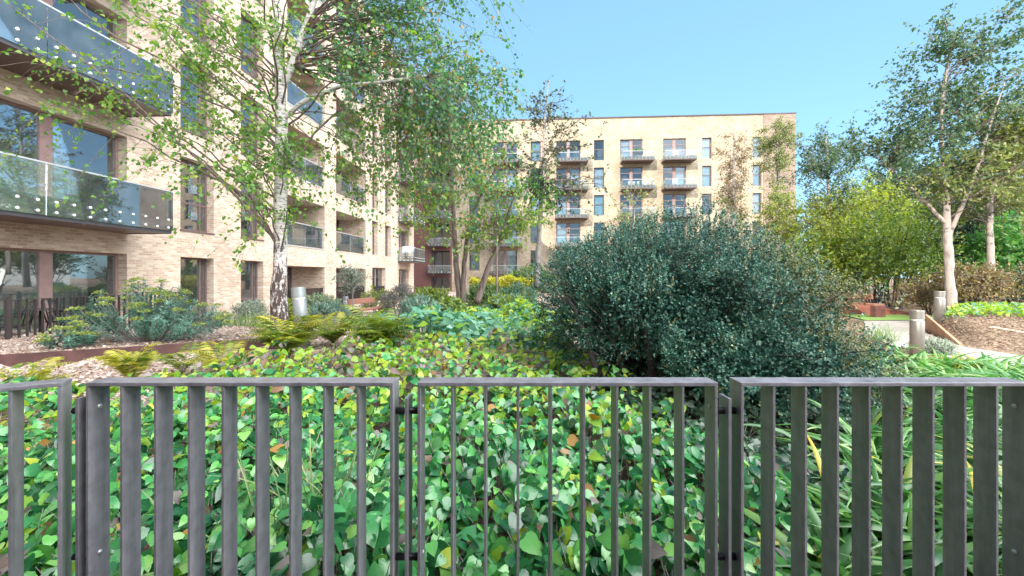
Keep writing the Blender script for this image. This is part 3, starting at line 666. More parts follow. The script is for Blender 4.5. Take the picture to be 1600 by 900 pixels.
se = empty('steel_edging', (0, 0, 0)); tag(se, 'dark rusty steel edging strip holding back the gravel bed below the patio', 'edging')
pts = [(-9.0, 5.1), (-7.1, 5.75), (-5.6, 6.45), (-4.45, 7.05), (-3.6, 7.6)]
tops = [.36, .36, .37, .38, .36]
b = MB()
for (p, q, t0, t1) in zip(pts, pts[1:], tops, tops[1:]):
    d = Vector((q[0]-p[0], q[1]-p[1], 0)).normalized(); n = Vector((-d.y, d.x, 0))*.006
    A, B = Vector((*p, 0)), Vector((*q, 0))
    i = len(b.v)
    for c in (A-n, A+n, B+n, B-n): b.v.append((c.x, c.y, -.1))
    for c, z in ((A-n, t0), (A+n, t0), (B+n, t1), (B-n, t1)): b.v.append((c.x, c.y, z))
    for qd in ((0,1,2,3),(4,7,6,5),(0,4,5,1),(1,5,6,2),(2,6,7,3),(3,7,4,0)): b.f.append(tuple(i+k for k in qd)); b.m.append(0)
b.build('edging_plate', CORTEN_D, se)
for t in (.35, .8):
    x, y = -7.1+t*1.5, 5.75+t*.7; b = MB(); b.box((x-.02, y-.06, 0), (x+.02, y-.035, .3)); b.build('stake', CORTEN_D, se)

def wedge(name, a, b2, h0, h1, m, label, th=.05):
    A, B = Vector((*a, 0)), Vector((*b2, 0)); d = (B-A).normalized(); n = Vector((-d.y, d.x, 0))*th/2; b = MB()
    K = 8
    for k in range(K+1):
        c = A.lerp(B, k/K); h = h0+(h1-h0)*(k/K)**1.0; z = min(H(*(c-n).xy), H(*(c+n).xy), 0)-.15
        b.v += [(*(c-n).xy, z), (*(c+n).xy, z), (*(c+n).xy, h), (*(c-n).xy, h)]
    for k in range(K):
        i = 4*k
        for q in ((0,1,5,4),(1,2,6,5),(2,3,7,6),(3,0,4,7)): b.f.append(tuple(i+j for j in q)); b.m.append(0)
    b.f += [(0,3,2,1), tuple(4*K+j for j in range(4))]; b.m += [0, 0]
    return tag(b.build(name, m), label, 'retaining wall')
wedge('retaining_wall', (11.1, 11.0), (9.3, 8.5), .44, .05, CORTEN, 'pale rust steel wedge wall tapering down along the path edge')
wedge('retaining_wall', (12.6, 15.75), (15.3, 15.6), .55, .05, CORTEN_R, 'red rust steel wedge wall beyond the small lawn')

def bench(loc, rz, label, L=1.8):
    c = empty('park_bench', loc, rz); tag(c, label, 'bench')
    b = MB(); b.box((-L/2, -.23, .40), (L/2, .23, .46)); b.build('seat', TIMBER, c, bevel=.006)
    b = MB(); M = Matrix.Translation((-.1, .27, .72)) @ Matrix.Rotation(R(-10), 4, 'X'); b.obox(M, (L-.25, .045, .2)); b.build('backrest', TIMBER, c, bevel=.006)
    for x in (-L/2+.3, L/2-.45):
        b = MB(); M = Matrix.Translation((x, .265, .56)) @ Matrix.Rotation(R(-10), 4, 'X'); b.obox(M, (.05, .02, .34)); b.build('back_bracket', RUSTLEG, c)
    for sx in (-1, 1):
        b = MB(); b.box((sx*L/2-.06-.02*sx, -.22, 0), (sx*L/2+.06-.08*sx, .22, .397)); b.build('leg', RUSTLEG, c, bevel=.004)
    return c
th = math.atan2(1.5, .43); bx, by = -5.2, 15.0
bench((bx, by, H(bx, by)), th, 'red-brown timber bench with low backrest beside the stone path')
bx, by = 12.75, 15.0
bench((bx, by, H(bx, by)+.03), R(100), 'small timber bench end standing by the lawn past the big bush', 1.3)

def bollard(loc, label, h=.88, r=.1, tilt=0, m=None):
    c = empty('bollard_light', loc); c.rotation_euler = (0, tilt, 0); tag(c, label, 'bollard light', 'bollard lights along the garden paths')
    m = m or BOLLARD
    b = MB(); b.lathe([(r, -.15), (r, h-.19), (r*.98, h-.185)], n=32); b.build('body', m, c, True)
    b = MB(); b.lathe([(r*.86, h-.186), (r*.86, h-.155)], n=32); b.build('lens', LENS, c, True)
    b = MB(); b.lathe([(r, h-.154), (r, h-.01), (r*.97, h)], n=32); b.build('head', m, c)
    return c
p = W(474, 525, 6.5); bollard((p.x, p.y, .34), 'grey leaning bollard light beside the birch trunk', .94, .105, R(-5))
p = W(540, 502, 15.3); bollard((p.x, p.y, H(p.x, p.y)), 'slim grey bollard light beside the timber bench', .86, .1)
p = W(1433, 562, 7.3); bollard((p.x, p.y, H(p.x, p.y)-.05), 'silver bollard light between the strap leaves and the path', .9, .1, 0, BOLLARD_S)
p = W(1468, 490, 11.0); bollard((p.x, p.y, H(p.x, p.y)-.02), 'silver bollard light in front of the pale tree trunk on the raised bed', .9, .115, 0, BOLLARD_S)
hs = [(10.3, 9.6), (10.9, 9.3), (11.4, 8.7), (12.2, 8.5), (12.9, 8.0)]
b = MB(); b.tube([(x, y, H(x, y)+.015) for x, y in hs], [.015]*5, 8); tag(b.build('garden_hose', HOSE, None, True), 'pale hose lying across the bare mulch of the raised bed', 'hose')

# things standing on balconies
def lathe_thing(name, loc, prof, m, label, cat):
    b = MB(); b.lathe(prof, n=20); o = b.build(name, m, None, True); o.location = loc; return tag(o, label, cat)
def kettle(loc):
    c = empty('barbecue', loc); tag(c, 'black kettle barbecue inside the first floor loggia behind glass', 'barbecue')
    b = MB(); b.lathe([(.02, .45), (.2, .5), (.28, .62), (.29, .68)], n=24); b.build('bowl', DARKMET, c, True)
    b = MB(); b.lathe([(.29, .685), (.26, .8), (.16, .88), (.03, .91)], n=24); b.build('lid', DARKMET, c, True)
    for k in range(3):
        a = 2.1*k; b = MB(); b.tube([(.15*math.cos(a), .15*math.sin(a), .5), (.28*math.cos(a), .28*math.sin(a), 0)], [.012, .012], 8); b.build('leg', DARKMET, c, True)
kettle(lbp(18.9, .5, 2.8))
def airer(loc):
    c = empty('clothes_airer', loc); tag(c, 'clothes airer heaped with pale blue washing on the far projecting balcony', 'clothes airer')
    b = MB()
    for x in (-.35, .35): b.tube([(x, -.3, 0), (x, .3, .95)], [.012]*2, 6); b.tube([(x, .3, 0), (x, -.3, .95)], [.012]*2, 6)
    for y in (-.3, -.1, .1, .3): b.tube([(-.5, y, .95), (.5, y, .95)], [.008]*2, 6)
    b.build('frame', RAILM, c)
    r = random.Random(4)
    for k in range(4):
        y = -.3+.2*k; b = MB(); n = 10
        for j in range(n+1):
            x = -.4+.8*j/n
            for s, z in ((-1, .45+.1*r.random()), (0, .98), (1, .5+.1*r.random())): b.v.append((x, y+s*.06+.02*math.sin(j*1.7), z))
        for j in range(n):
            for s in (0, 1): i = j*3+s; b.f.append((i, i+3, i+4, i+1)); b.m.append(0)
        b.build('washing', CLOTH_B if k % 2 else WHITE, c, True)
airer(lbp(31.6, -.65, 2.75))
def bbp(u, y, z): return bb_.matrix_basis @ Vector((u, y, z))
def plastic_chair(loc, rz, label):
    c = empty('balcony_chair', loc, rz); tag(c, label, 'chair', 'white chairs on the far balconies')
    b = MB(); b.box((-.22, -.22, .41), (.22, .22, .45)); b.build('seat', WHITE, c, bevel=.01)
    b = MB(); M = Matrix.Translation((0, .24, .65)) @ Matrix.Rotation(R(-10), 4, 'X'); b.obox(M, (.44, .03, .46)); b.build('backrest', WHITE, c, bevel=.01)
    for sx in (-1, 1):
        for sy in (-1, 1):
            b = MB(); b.tube([(sx*.19, sy*.19, .41), (sx*.21, sy*.22, 0)], [.018, .016], 8); b.build('leg', WHITE, c, True)
fz = [h-2.3-.28+.16 for h in heads]
plastic_chair(bbp(ub(1052), -.8, fz[0]), R(160), 'white chair at the left side of the top right balcony')
plastic_chair(bbp(ub(1074), -.8, fz[0]), R(200), 'white chair at the right end of the top right balcony')
plastic_chair(bbp(ub(1050), -.8, fz[1]), R(170), 'white chair on the right hand balcony one floor below the top')
def planter(loc, label, L=.9, bm=None, flower=None):
    c = empty('planter_box', loc); tag(c, label, 'planter', 'planters on the far balconies')
    b = MB(); b.box((-L/2, -.12, 0), (L/2, .12, .3)); b.build('box', bm or DARKMET, c, bevel=.01)
    r = np.random.default_rng(int(L*100)); n = 160; lv = Leaves()
    P = np.stack([r.uniform(-L/2, L/2, n), r.uniform(-.1, .1, n), .3+.22*r.random(n)], 1); D = r.normal(size=(n, 3))+[0, 0, .8]
    lv.add(P, D, r.normal(size=(n, 3)), .13, OVAL); lv.build('foliage', flower or L_HEDGE, c)
planter(bbp(ub(993), -1.1, fz[0]+.5), 'dark planter box with a green tuft on a top floor balcony', 1.0)
for q in range(5):
    c = bbp(ub(979+7*q), -1.2, fz[1]+.25)
    o = lathe_thing('flower_pot', c, [(.08, 0), (.13, .3), (.14, .32)], WHITE, 'white flower pot in the row of five along the second highest balcony', 'flower pot'); tag(o, group='row of white pots on a far balcony')

# ------------------------------------------------------------------ plants: generators
def rnd_dirs(r, n): return unit(r.normal(size=(n, 3)))
def bez(a, b, c, n):
    t = np.linspace(0, 1, n)[:, None]; return (1-t)**2*a + 2*t*(1-t)*b + t*t*c
def tree(name, label, trunks, lobes, leaf, lsize, bark, seed, cat='tree', group=None, nt=7, nl=12, tl=.7, droop=.3, tmpl=OVAL, lw=1.0, limb_r=.35, tn=10, wob=.03, minr=.004, spread=.02, twig_n=3, twigbark=None):
    """trunks: list of polylines [(Vector, r)...]; lobes: (centre, radii, limbs, (t0,t1), trunk index, material index)"""
    r = np.random.default_rng(seed)
    base = trunks[0][0][0]
    root = empty(name, base); tag(root, label, cat, group)
    o = np.array(base)
    wood = MB(); lv = Leaves(); polys = []
    for tr in trunks:
        P = np.array([tuple(q[0]) for q in tr])-o; rr = np.array([q[1] for q in tr])
        # smooth the stem and give it small wobbles
        s = np.linspace(0, len(P)-1, len(P)*5); Ps = np.stack([np.interp(s, range(len(P)), P[:, k]) for k in range(3)], 1); rs = np.interp(s, range(len(P)), rr)
        for _ in range(2): Ps[1:-1] = (Ps[:-2]+Ps[1:-1]*2+Ps[2:])/4
        Ps[1:-1] += r.normal(size=(len(Ps)-2, 3))*wob*rs[1:-1, None]*3
        polys.append((Ps, rs)); wood.tube(Ps, rs*(1+.06*r.normal(size=len(rs))), tn)
    P_, D_, N_l, S_, M_ = [], [], [], [], []
    for (c, rad, nb, (t0, t1), ti, mi) in lobes:
        c = np.array(c)-o; rad = np.array(rad); Ps, rs = polys[ti]
        for _ in range(nb):
            d = rnd_dirs(r, 1)[0]*r.random()**(1/2.4); e = c+d*rad
            i0, i1 = int(t0*(len(Ps)-1)), int(t1*(len(Ps)-1)); seg = Ps[i0:i1+1]
            want = e[2]-np.linalg.norm(seg[:, :2]-e[:2], axis=1)*(.35+.55*r.random())
            i = i0+int(np.argmin(np.abs(seg[:, 2]-want))); i = int(np.clip(i+r.integers(-2, 3), i0, i1)); a = Ps[i]; L = np.linalg.norm(e-a)
            mid = a*.5+e*.5+np.array([0, 0, .10*L])+r.normal(size=3)*.07*L
            B = bez(a, mid, e, 9); B[1:-1] += r.normal(size=(7, 3))*.012*L
            r0 = min(rs[i]*.7, limb_r*rs[i]*.4+.0045*L)
            wood.tube(B, np.linspace(r0, minr*1.2, 9), 5, False, 1)
            for q in range(nt):
                tt = .35+.65*r.random() if q else 1.0
                k = tt*8; k0 = int(min(k, 7)); p0 = B[k0]+(B[k0+1]-B[k0])*(k-k0)
                ax = unit(B[k0+1]-B[k0]); dd = unit(ax*.6+rnd_dirs(r, 1)[0]*.9+np.array([0, 0, .15]))
                l = tl*(.5+r.random()); g = np.array([0, 0, -droop*l])
                tw = np.stack([p0+dd*l*s_+g*s_*s_ for s_ in (0, .35, .7, 1)])
                wood.tube(tw, [minr, minr*.8, minr*.6, minr*.35], twig_n, False, 1)
                m = max(1, int(nl*(.6+.8*r.random()))); s_ = r.random(m)**.8
                pp = p0+dd*l*s_[:, None]+g*(s_**2)[:, None]+r.normal(size=(m, 3))*spread
                P_.append(pp); D_.append(dd*.5+r.normal(size=(m, 3))*.7+np.array([0, 0, -.35-droop*.4])); N_l.append(r.normal(size=(m, 3))+np.array([0, -.2, .9]))
                S_.append(lsize*(.65+.6*r.random(m))); M_.append(np.full(m, mi))
    lv.add(np.concatenate(P_), np.concatenate(D_), np.concatenate(N_l), np.concatenate(S_), tmpl, lw, np.concatenate(M_))
    wood.build('trunk', [bark, twigbark or bark], root, True)
    lv.build('crown', leaf, root)
    return root
def shrub(name, label, base, lobes, leaf, lsize, bark, seed, n, cat='shrub', group=None, tmpl=OVAL, lw=1.0, stems=14, sprig=6, sl=.12, up=.5, shell=.35, stemr=.008, mi=None, part='foliage', flat=.0):
    """dome of leafy sprigs over bare stems; lobes: (centre offset, radii)"""
    r = np.random.default_rng(seed); root = empty(name, base); tag(root, label, cat, group)
    vol = np.array([l[1][0]*l[1][1]+l[1][0]*l[1][2] for l in lobes]); cnt = np.maximum(4, (n*vol/vol.sum())).astype(int)
    wood = MB(); lv = Leaves(); P_, D_, N2, S_, M_ = [], [], [], [], []
    for (c, rad), k in zip(lobes, cnt):
        c = np.array(c, float); rad = np.array(rad, float)
        d = rnd_dirs(r, k); d[:, 2] = np.where(d[:, 2] < -.35, -d[:, 2], d[:, 2])
        q = 1-shell*r.random(k)**1.6; lump = 1+.10*np.sin(5*d[:, 0]+seed)*np.cos(4*d[:, 2]+2*seed)+.07*np.sin(11*d[:, 1]+3*d[:, 0]+seed)
        pos = c+d*rad*(q*lump)[:, None]
        pos = pos[pos[:, 2] > .03]; d = d[:len(pos)]
        nd = unit((pos-c)/rad**2*rad.mean()+np.array([0, 0, up])+r.normal(size=(len(pos), 3))*.35)
        for j in range(sprig):
            s_ = (j+.5)/sprig
            P_.append(pos+nd*sl*(s_-.4)); a = r.normal(size=(len(pos), 3)); a -= nd*np.sum(a*nd, 1, keepdims=True); a = unit(a)
            D_.append(a*(1.05-.6*s_)+nd*(.35+.5*s_)); N2.append(nd+r.normal(size=(len(pos), 3))*.3); S_.append(lsize*(.6+.6*r.random(len(pos)))); 
            M_.append(np.zeros(len(pos)) if mi is None else mi(pos, r))
        for _ in range(int(stems*k/n+1)):
            e = c+rnd_dirs(r, 1)[0]*rad*.85
            if e[2] < .1: e[2] = .1+abs(e[2])
            a = np.array([e[0]*.15+r.normal()*.04, e[1]*.15+r.normal()*.04, -.03]); B = bez(a, (a*.5+e*.5)*np.array([.7, .7, 1.15]), e, 6)
            wood.tube(B, np.linspace(stemr*1.6, stemr*.4, 6), 5, False)
    lv.add(np.concatenate(P_), np.concatenate(D_), np.concatenate(N2), np.concatenate(S_), tmpl, lw, np.concatenate(M_).astype(np.int32))
    wood.build('stem', bark, root, True); lv.build(part, leaf, root)
    return root
def fern(base, label, n, L, seed, mats, group='ferns', lean=(0, 0), up_=1.0, wide=1.0):
    r = np.random.default_rng(seed); root = empty('fern', base); tag(root, label, 'fern', group); lv = Leaves(); wd = MB()
    for k in range(n):
        a = 2*math.pi*(k+.6*r.random())/n; out = np.array([math.cos(a)+lean[0], math.sin(a)+lean[1], 0]); l = L*(.7+.5*r.random()); rise = (.55+.5*r.random())*up_
        t = np.linspace(0, 1, 22)[:, None]
        P = out*l*(t*.25+.5*t**2)*wide+np.array([0, 0, 1])*l*rise*(t*1.55-.85*t**2)
        wd.tube(P, np.linspace(.005, .0015, 22), 4, False)
        tg = unit(np.gradient(P, axis=0)); side = unit(np.cross(tg, np.array([0, 0, 1]))); up = np.cross(side, tg)
        idx = np.arange(3, 22); s = np.sin(np.pi*((idx-2)/20.5)**.75)*.5*l*.25+.01
        m = int(r.random() < .3) if len(mats) > 1 else 0
        for sg in (-1, 1):
            D = side[idx]*sg+tg[idx]*.35-up[idx]*.12+r.normal(size=(len(idx), 3))*.05
            lv.add(P[idx], D, up[idx]+r.normal(size=(len(idx), 3))*.1, s*2, NARROW, .30, m)
    wd.build('rachis', BARK, root, True); lv.build('frond', mats, root); return root
def tuft(name, label, base, n, L, wdt, seed, m, group=None, cat='grass clump', spread=.12, arch=.8):
    r = np.random.default_rng(seed); lv = Leaves()
    for k in range(n):
        a = r.random()*6.283; out = np.array([math.cos(a), math.sin(a), 0]); l = L*(.5+.7*r.random()); ar = arch*(.3+r.random())
        t = np.linspace(0, 1, 7)[:, None]; p0 = np.array([r.normal()*spread, r.normal()*spread, -.02])
        P = p0+out*l*(.12*t+.6*ar*t**2)+np.array([0, 0, 1])*l*(1.05*t-.55*ar*t**2.2)
        lv.ribbon(P, wdt*(.7+.5*r.random())*np.array([.7, 1, 1, .95, .8, .5, .08]), np.array([-out[1], out[0], 0])+r.normal(size=3)*.2)
    o = lv.build(name, m); o.location = base; return tag(o, label, cat, group)
def g(x, y): return Vector((x, y, H(x, y)))

# ------------------------------------------------------------------ the silver birch by the patio
q = lambda px, py, Y, r_: (W(px, py, Y), r_)
tree('birch_tree', 'white barked birch with rough dark base leaning over the gravel bed', 
     [[q(437, 545, 7.0, .165), q(436, 500, 7.0, .133), q(437, 430, 7.0, .113), q(439, 300, 7.0, .104), q(440, 200, 7.0, .095), q(437, 120, 7.0, .075), q(434, 40, 7.05, .055), q(430, -80, 7.1, .05), q(425, -260, 7.2, .02)],
      [q(440, 140, 7.0, .06), q(462, 85, 6.95, .055), q(485, 20, 6.9, .042), q(520, -90, 6.8, .035), q(570, -220, 6.7, .012)],
      [q(441, 190, 7.0, .03), q(470, 160, 6.9, .042), q(530, 135, 6.8, .032), q(600, 128, 6.7, .024), q(668, 118, 6.6, .01)]],
     [((-3.9, 6.6, 5.6), (2.6, 2.0, 1.5), 20, (.33, 1), 0, 0), ((-5.4, 6.4, 5.0), (1.9, 1.6, 1.5), 17, (.3, .8), 0, 0),
      ((-4.9, 6.2, 3.6), (1.4, 1.2, .8), 9, (.3, .62), 0, 0), ((-3.2, 6.1, 3.2), (.9, .9, .7), 7, (.28, .6), 0, 0),
      ((-1.6, 7.3, 5.3), (1.7, 1.5, 1.5), 32, (.2, 1), 1, 1), ((-1.3, 7.0, 4.0), (1.5, 1.4, 1.0), 26, (.2, 1), 2, 1), ((-1.75, 7.0, 6.5), (1.5, 1.3, 1.0), 24, (.4, 1), 1, 1), ((-.9, 7.4, 4.7), (1.0, 1.3, 1.2), 17, (.5, 1), 2, 1), ((-2.2, 7.2, 3.4), (.9, 1.2, .8), 15, (.1, .8), 2, 0)],
     [L_BIRCH, L_BIRCH_R], .066, BIRCH, 11, nt=10, nl=14, tl=.8, droop=.75, tmpl=WIDE, tn=14, wob=.02, minr=.0035, spread=.03, twigbark=BARK, limb_r=.2)

# ------------------------------------------------------------------ trees in the middle distance
tree('garden_tree', 'slender twin stemmed young tree rising behind the grey shrubs, in front of the brown tower',
     [[q(718, 476, 13, .10), q(712, 400, 13, .085), q(708, 330, 13, .07), q(706, 260, 13, .05), q(700, 190, 13, .025)], [q(722, 474, 13, .09), q(726, 400, 12.9, .075), q(735, 340, 12.8, .055), q(765, 280, 12.6, .035), q(800, 235, 12.4, .012)]],
     [((-2.2, 13, 5.3), (1.6, 1.3, 1.6), 16, (.45, 1), 0, 0), ((-1.0, 12.6, 4.5), (1.2, 1.1, 1.4), 13, (.4, 1), 1, 0), ((-2.6, 12.8, 3.5), (1.2, 1, .7), 7, (.3, .6), 0, 0)],
     [L_MID], .105, BARK, 21, nt=8, nl=12, tl=.7, droop=.2, minr=.006)
tree('garden_tree', 'slanting young tree leaning right beside the twin stemmed tree',
     [[q(745, 474, 12.5, .10), q(760, 425, 12.5, .085), q(780, 380, 12.4, .06), q(795, 330, 12.3, .04), q(812, 290, 12.2, .02)]],
     [((-.2, 12.3, 3.4), (1.1, .9, .9), 14, (.5, 1), 0, 0), ((-.9, 12.2, 2.7), (.9, .8, .6), 8, (.45, .8), 0, 0)],
     [L_MID], .105, BARK, 22, nt=8, nl=12, tl=.6, droop=.25, minr=.006)
tree('garden_tree', 'thin straight dark stemmed sapling between the slanting tree and the grey stemmed tree',
     [[q(776, 470, 12, .032), q(776, 400, 12, .028), q(777, 330, 12, .022), q(779, 270, 12, .01)]],
     [((-.4, 12, 3.6), (.7, .6, .9), 9, (.55, 1), 0, 0)], [L_MIDG], .09, BARK, 23, nt=5, nl=7, tl=.5, droop=.2, minr=.005)
tree('garden_tree', 'tall sparse tree with dark top twigs against the sky above the cream block',
     [[q(838, 450, 16, .12), q(842, 370, 16, .10), q(847, 300, 16, .075), q(849, 230, 16, .05), q(852, 170, 16, .03), q(858, 125, 16, .012)]],
     [((1.25, 16, 8.0), (.8, .6, .9), 12, (.6, 1), 0, 0), ((1.2, 16, 6.4), (2.3, 1.6, 1.9), 22, (.5, 1), 0, 0), ((2.6, 16, 5.0), (1.8, 1.3, 1.4), 11, (.4, .75), 0, 0), ((.9, 15.8, 4.4), (1.2, 1.1, .9), 20, (.45, .7), 0, 1)],
     [L_DARK, L_MIDG], .12, BARK_G, 24, nt=6, nl=9, twigbark=BARK_D, tl=.75, droop=.1, minr=.008)
# ------------------------------------------------------------------ trees to the right
tree('garden_tree', 'tall pale stemmed tree on the raised bed with wide bluish crown',
     [[q(1489, 492, 12.6, .145), q(1484, 430, 12.6, .115), q(1480, 365, 12.6, .105), q(1478, 300, 12.6, .075), q(1470, 210, 12.6, .05), q(1475, 130, 12.6, .045), q(1490, 50, 12.6, .012)],
      [q(1481, 372, 12.6, .06), q(1500, 330, 12.4, .055), q(1525, 270, 12.2, .04), q(1545, 200, 12.0, .03), q(1570, 130, 11.9, .01)],
      [q(1478, 350, 12.6, .05), q(1450, 320, 12.7, .05), q(1420, 290, 12.8, .035), q(1385, 260, 12.9, .012)]],
     [((14.2, 12.6, 7.6), (2.5, 1.7, 2.0), 44, (.55, 1), 0, 0), ((12.4, 12.7, 5.3), (1.9, 1.4, 1.3), 24, (.3, 1), 2, 0), ((15.4, 12.2, 5.6), (1.6, 1.4, 1.8), 26, (.3, 1), 1, 1), ((13.2, 12.4, 4.2), (1.7, 1.3, .9), 12, (.35, .6), 0, 1)],
     [L_TALL, L_OLIVE], .115, BARK_P, 31, nt=9, nl=17, tl=.75, droop=.15, minr=.005, twigbark=BARK, spread=.06)
tree('garden_tree', 'second pale stemmed tree further back at the right edge, with olive leaves',
     [[q(1549, 445, 15.5, .125), q(1547, 380, 15.5, .105), q(1545, 320, 15.5, .10), q(1560, 250, 15.4, .07), q(1580, 170, 15.3, .02)]],
     [((19.0, 15.3, 6.2), (2.4, 1.6, 2.2), 42, (.45, 1), 0, 0), ((17.4, 15.4, 4.6), (1.5, 1.3, 1.0), 14, (.4, .7), 0, 0)],
     [L_OLIVE], .125, BARK_P, 32, nt=9, nl=16, tl=.8, droop=.2, minr=.006, twigbark=BARK, spread=.06)
tree('garden_tree', 'airy pale stemmed tree just right of the cream block',
     [[q(1305, 455, 20, .13), q(1300, 400, 20, .11), q(1297, 340, 20, .09), q(1293, 270, 20, .05), q(1290, 205, 20, .015)]],
     [((15.3, 20, 6.6), (1.6, 1.3, 1.9), 36, (.45, 1), 0, 0), ((15.7, 20, 4.2), (2.0, 1.4, 1.3), 26, (.3, .6), 0, 1)],
     [L_TALL, L_YEL], .12, BARK_P, 33, nt=9, nl=14, tl=.8, twigbark=BARK, spread=.06, droop=.15, minr=.008)
tree('narrow_tree', 'narrow upright tree standing in front of the brown brick end bay',
     [[q(1218, 430, 25, .14), q(1217, 350, 25, .12), q(1215, 260, 25, .07), q(1214, 185, 25, .015)]],
     [((16.2, 25, 8.6), (1.0, 1.0, 2.6), 30, (.4, 1), 0, 0), ((16.3, 25, 5.0), (1.5, 1.3, 2.2), 36, (.2, .7), 0, 1)],
     [L_OLIVE, L_YEL], .12, BARK_G, 34, nt=9, nl=18, tl=.7, spread=.06, droop=.05, minr=.008)
tree('narrow_tree', 'narrow bare twigged tree with russet leaves in front of the far cream wall',
     [[q(1146, 420, 25, .13), q(1146, 340, 25, .11), q(1146, 270, 25, .06), q(1147, 208, 25, .012)]],
     [((13.5, 25, 7.6), (1.25, 1.0, 2.7), 34, (.35, 1), 0, 0), ((13.4, 25, 4.6), (1.7, 1.2, 1.6), 20, (.2, .6), 0, 1)],
     [L_BROWN, L_OLIVE], .11, BARK_G, 35, nt=9, nl=12, tl=.7, spread=.06, droop=.05, minr=.008)
tree('garden_tree', 'small feathery yellow green tree rising behind the top of the big bush',
     [[q(990, 420, 14, .06), q(990, 370, 14, .05), q(991, 325, 14, .02)]], [((4.2, 14, 3.4), (1.0, .8, 1.0), 26, (.3, 1), 0, 0)], [L_OLIVE], .085, BARK_G, 36, nt=5, nl=8, tl=.5, droop=0, minr=.006)
tree('garden_tree', 'airy cool green tree behind the golden shrubs, left of the tall pale trunk',
     [[q(1402, 455, 25, .13), q(1402, 380, 25, .11), q(1404, 310, 25, .07), q(1405, 225, 25, .015)]],
     [((23.4, 25, 7.6), (2.2, 1.4, 2.0), 34, (.3, 1), 0, 0), ((21.6, 25, 6.0), (1.8, 1.3, 1.4), 20, (.2, .7), 0, 1)],
     [L_TALL, L_OLIVE], .135, BARK_P, 37, nt=9, nl=14, tl=.8, twigbark=BARK, spread=.06, droop=.15, minr=.008)
# shrubs and evergreens behind the right hand path
def rs(name, label, px, py, Y, rad, leaf, ls, seed, n, **kw):
    p = W(px, py, Y); z = H(p.x, p.y); h = p.z-z
    return shrub(name, label, (p.x, p.y, z), [((0, 0, h*.52), (rad, rad*.8, h*.50)), ((-rad*.5, .2, h*.4), (rad*.6, rad*.6, h*.42)), ((rad*.5, -.1, h*.42), (rad*.6, rad*.6, h*.42)), ((0, 0, h*.3), (rad*.9, rad*.7, h*.3))], leaf, ls, BARK_D, seed, n, **kw)
rs('beech_shrub', 'broad mid green beech shrub with dark stems beyond the red rust wall', 1395, 330, 18, 2.2, [L_BEECH], .14, 41, 1500, sprig=5, sl=.35, shell=.6, stems=26, stemr=.02)
rs('golden_shrub', 'bright yellow green tall shrub behind the beech, left of the tall tree', 1370, 275, 22, 2.6, [L_YEL], .17, 42, 1500, sprig=5, sl=.4, shell=.6, stemr=.02)
rs('golden_shrub', 'yellow green shrub at the foot of the airy pale stemmed tree', 1322, 345, 18.5, 1.5, [L_YEL], .14, 43, 900, sprig=5, sl=.35, shell=.6, stemr=.02)
rs('evergreen_tree', 'dark evergreen standing between the two pale stemmed trees', 1515, 255, 19, 1.7, [L_EVER], .15, 44, 1700, sprig=5, sl=.35, shell=.5, cat='tree', stemr=.03)
rs('evergreen_tree', 'dark green evergreen behind the yellow green shrub, left of the pale stem', 1445, 268, 24, 2.2, [L_EVER], .17, 45, 1500, sprig=5, sl=.4, shell=.5, cat='tree', stemr=.03)
rs('laurel_shrub', 'light green large leaved shrub at the right edge behind the second pale stem', 1600, 335, 17, 1.8, [L_MIDG], .19, 46, 1100, sprig=5, sl=.35, shell=.5, stemr=.02)
rs('laurel_shrub', 'tall light green shrub far behind the second pale stem', 1580, 290, 26, 3.0, [L_OLIVE], .2, 47, 1500, sprig=5, sl=.4, shell=.5, stemr=.02)
rs('russet_shrub', 'low russet shrub directly left of the tall pale trunk', 1452, 432, 14.5, .9, [L_BROWN], .075, 48, 900, sprig=5, sl=.2, shell=.6, stemr=.01)
rs('russet_shrub', 'russet shrub with yellow sprigs directly right of the tall pale trunk', 1518, 415, 13.2, .95, [L_BROWN], .08, 49, 1100, sprig=5, sl=.2, shell=.6, stemr=.01)
rs('russet_shrub', 'russet and green shrub at the right edge behind the lime groundcover', 1590, 418, 13.5, 1.2, [L_BROWN, L_EVER], .085, 50, 1300, sprig=5, sl=.2, shell=.6, stemr=.01, mi=lambda p, r: (r.random(len(p)) < .45).astype(int))
rs('bushy_tree', 'tall olive tree mass closing the garden beyond the right edge', 1680, 190, 24, 3.6, [L_OLIVE], .2, 51, 1500, sprig=5, sl=.5, shell=.6, cat='tree', stemr=.03)
rs('bushy_tree', 'rounded mid green tree far behind the airy pale stemmed tree', 1275, 320, 32, 3.0, [L_TALL], .2, 52, 1500, sprig=5, sl=.5, shell=.6, cat='tree', stemr=.03)
rs('bushy_tree', 'soft olive tree in the green belt right of the narrow trees', 1330, 285, 29, 2.6, [L_OLIVE], .19, 53, 1500, sprig=5, sl=.5, shell=.7, cat='tree', stemr=.03)
rs('bushy_tree', 'mid green tree in the belt behind the dark evergreen', 1425, 255, 33, 3.0, [L_BEECH], .2, 54, 1500, sprig=5, sl=.5, shell=.7, cat='tree', stemr=.03)
rs('bushy_tree', 'tall cool green tree behind the fork of the tall pale trunk', 1535, 215, 34, 3.4, [L_TALL], .2, 55, 1600, sprig=5, sl=.5, shell=.7, cat='tree', stemr=.03)
rs('beech_shrub', 'dark leaved beech shrub filling the gap left of the golden shrubs', 1268, 372, 19, 1.4, [L_BEECH], .14, 56, 900, sprig=5, sl=.3, shell=.6, stemr=.02)
ph = empty('white_house', (66, 52, 0)); tag(ph, 'white rendered house glimpsed through the trees at the far right', 'house')
b = MB(); b.box((-6, 0, -1), (8, 8, 13)); b.build('wall', RENDER_W, ph)
b = MB(); b.box((-6.2, -.2, 13), (8.2, 8.2, 13.3)); b.build('roof', PARAPET, ph)
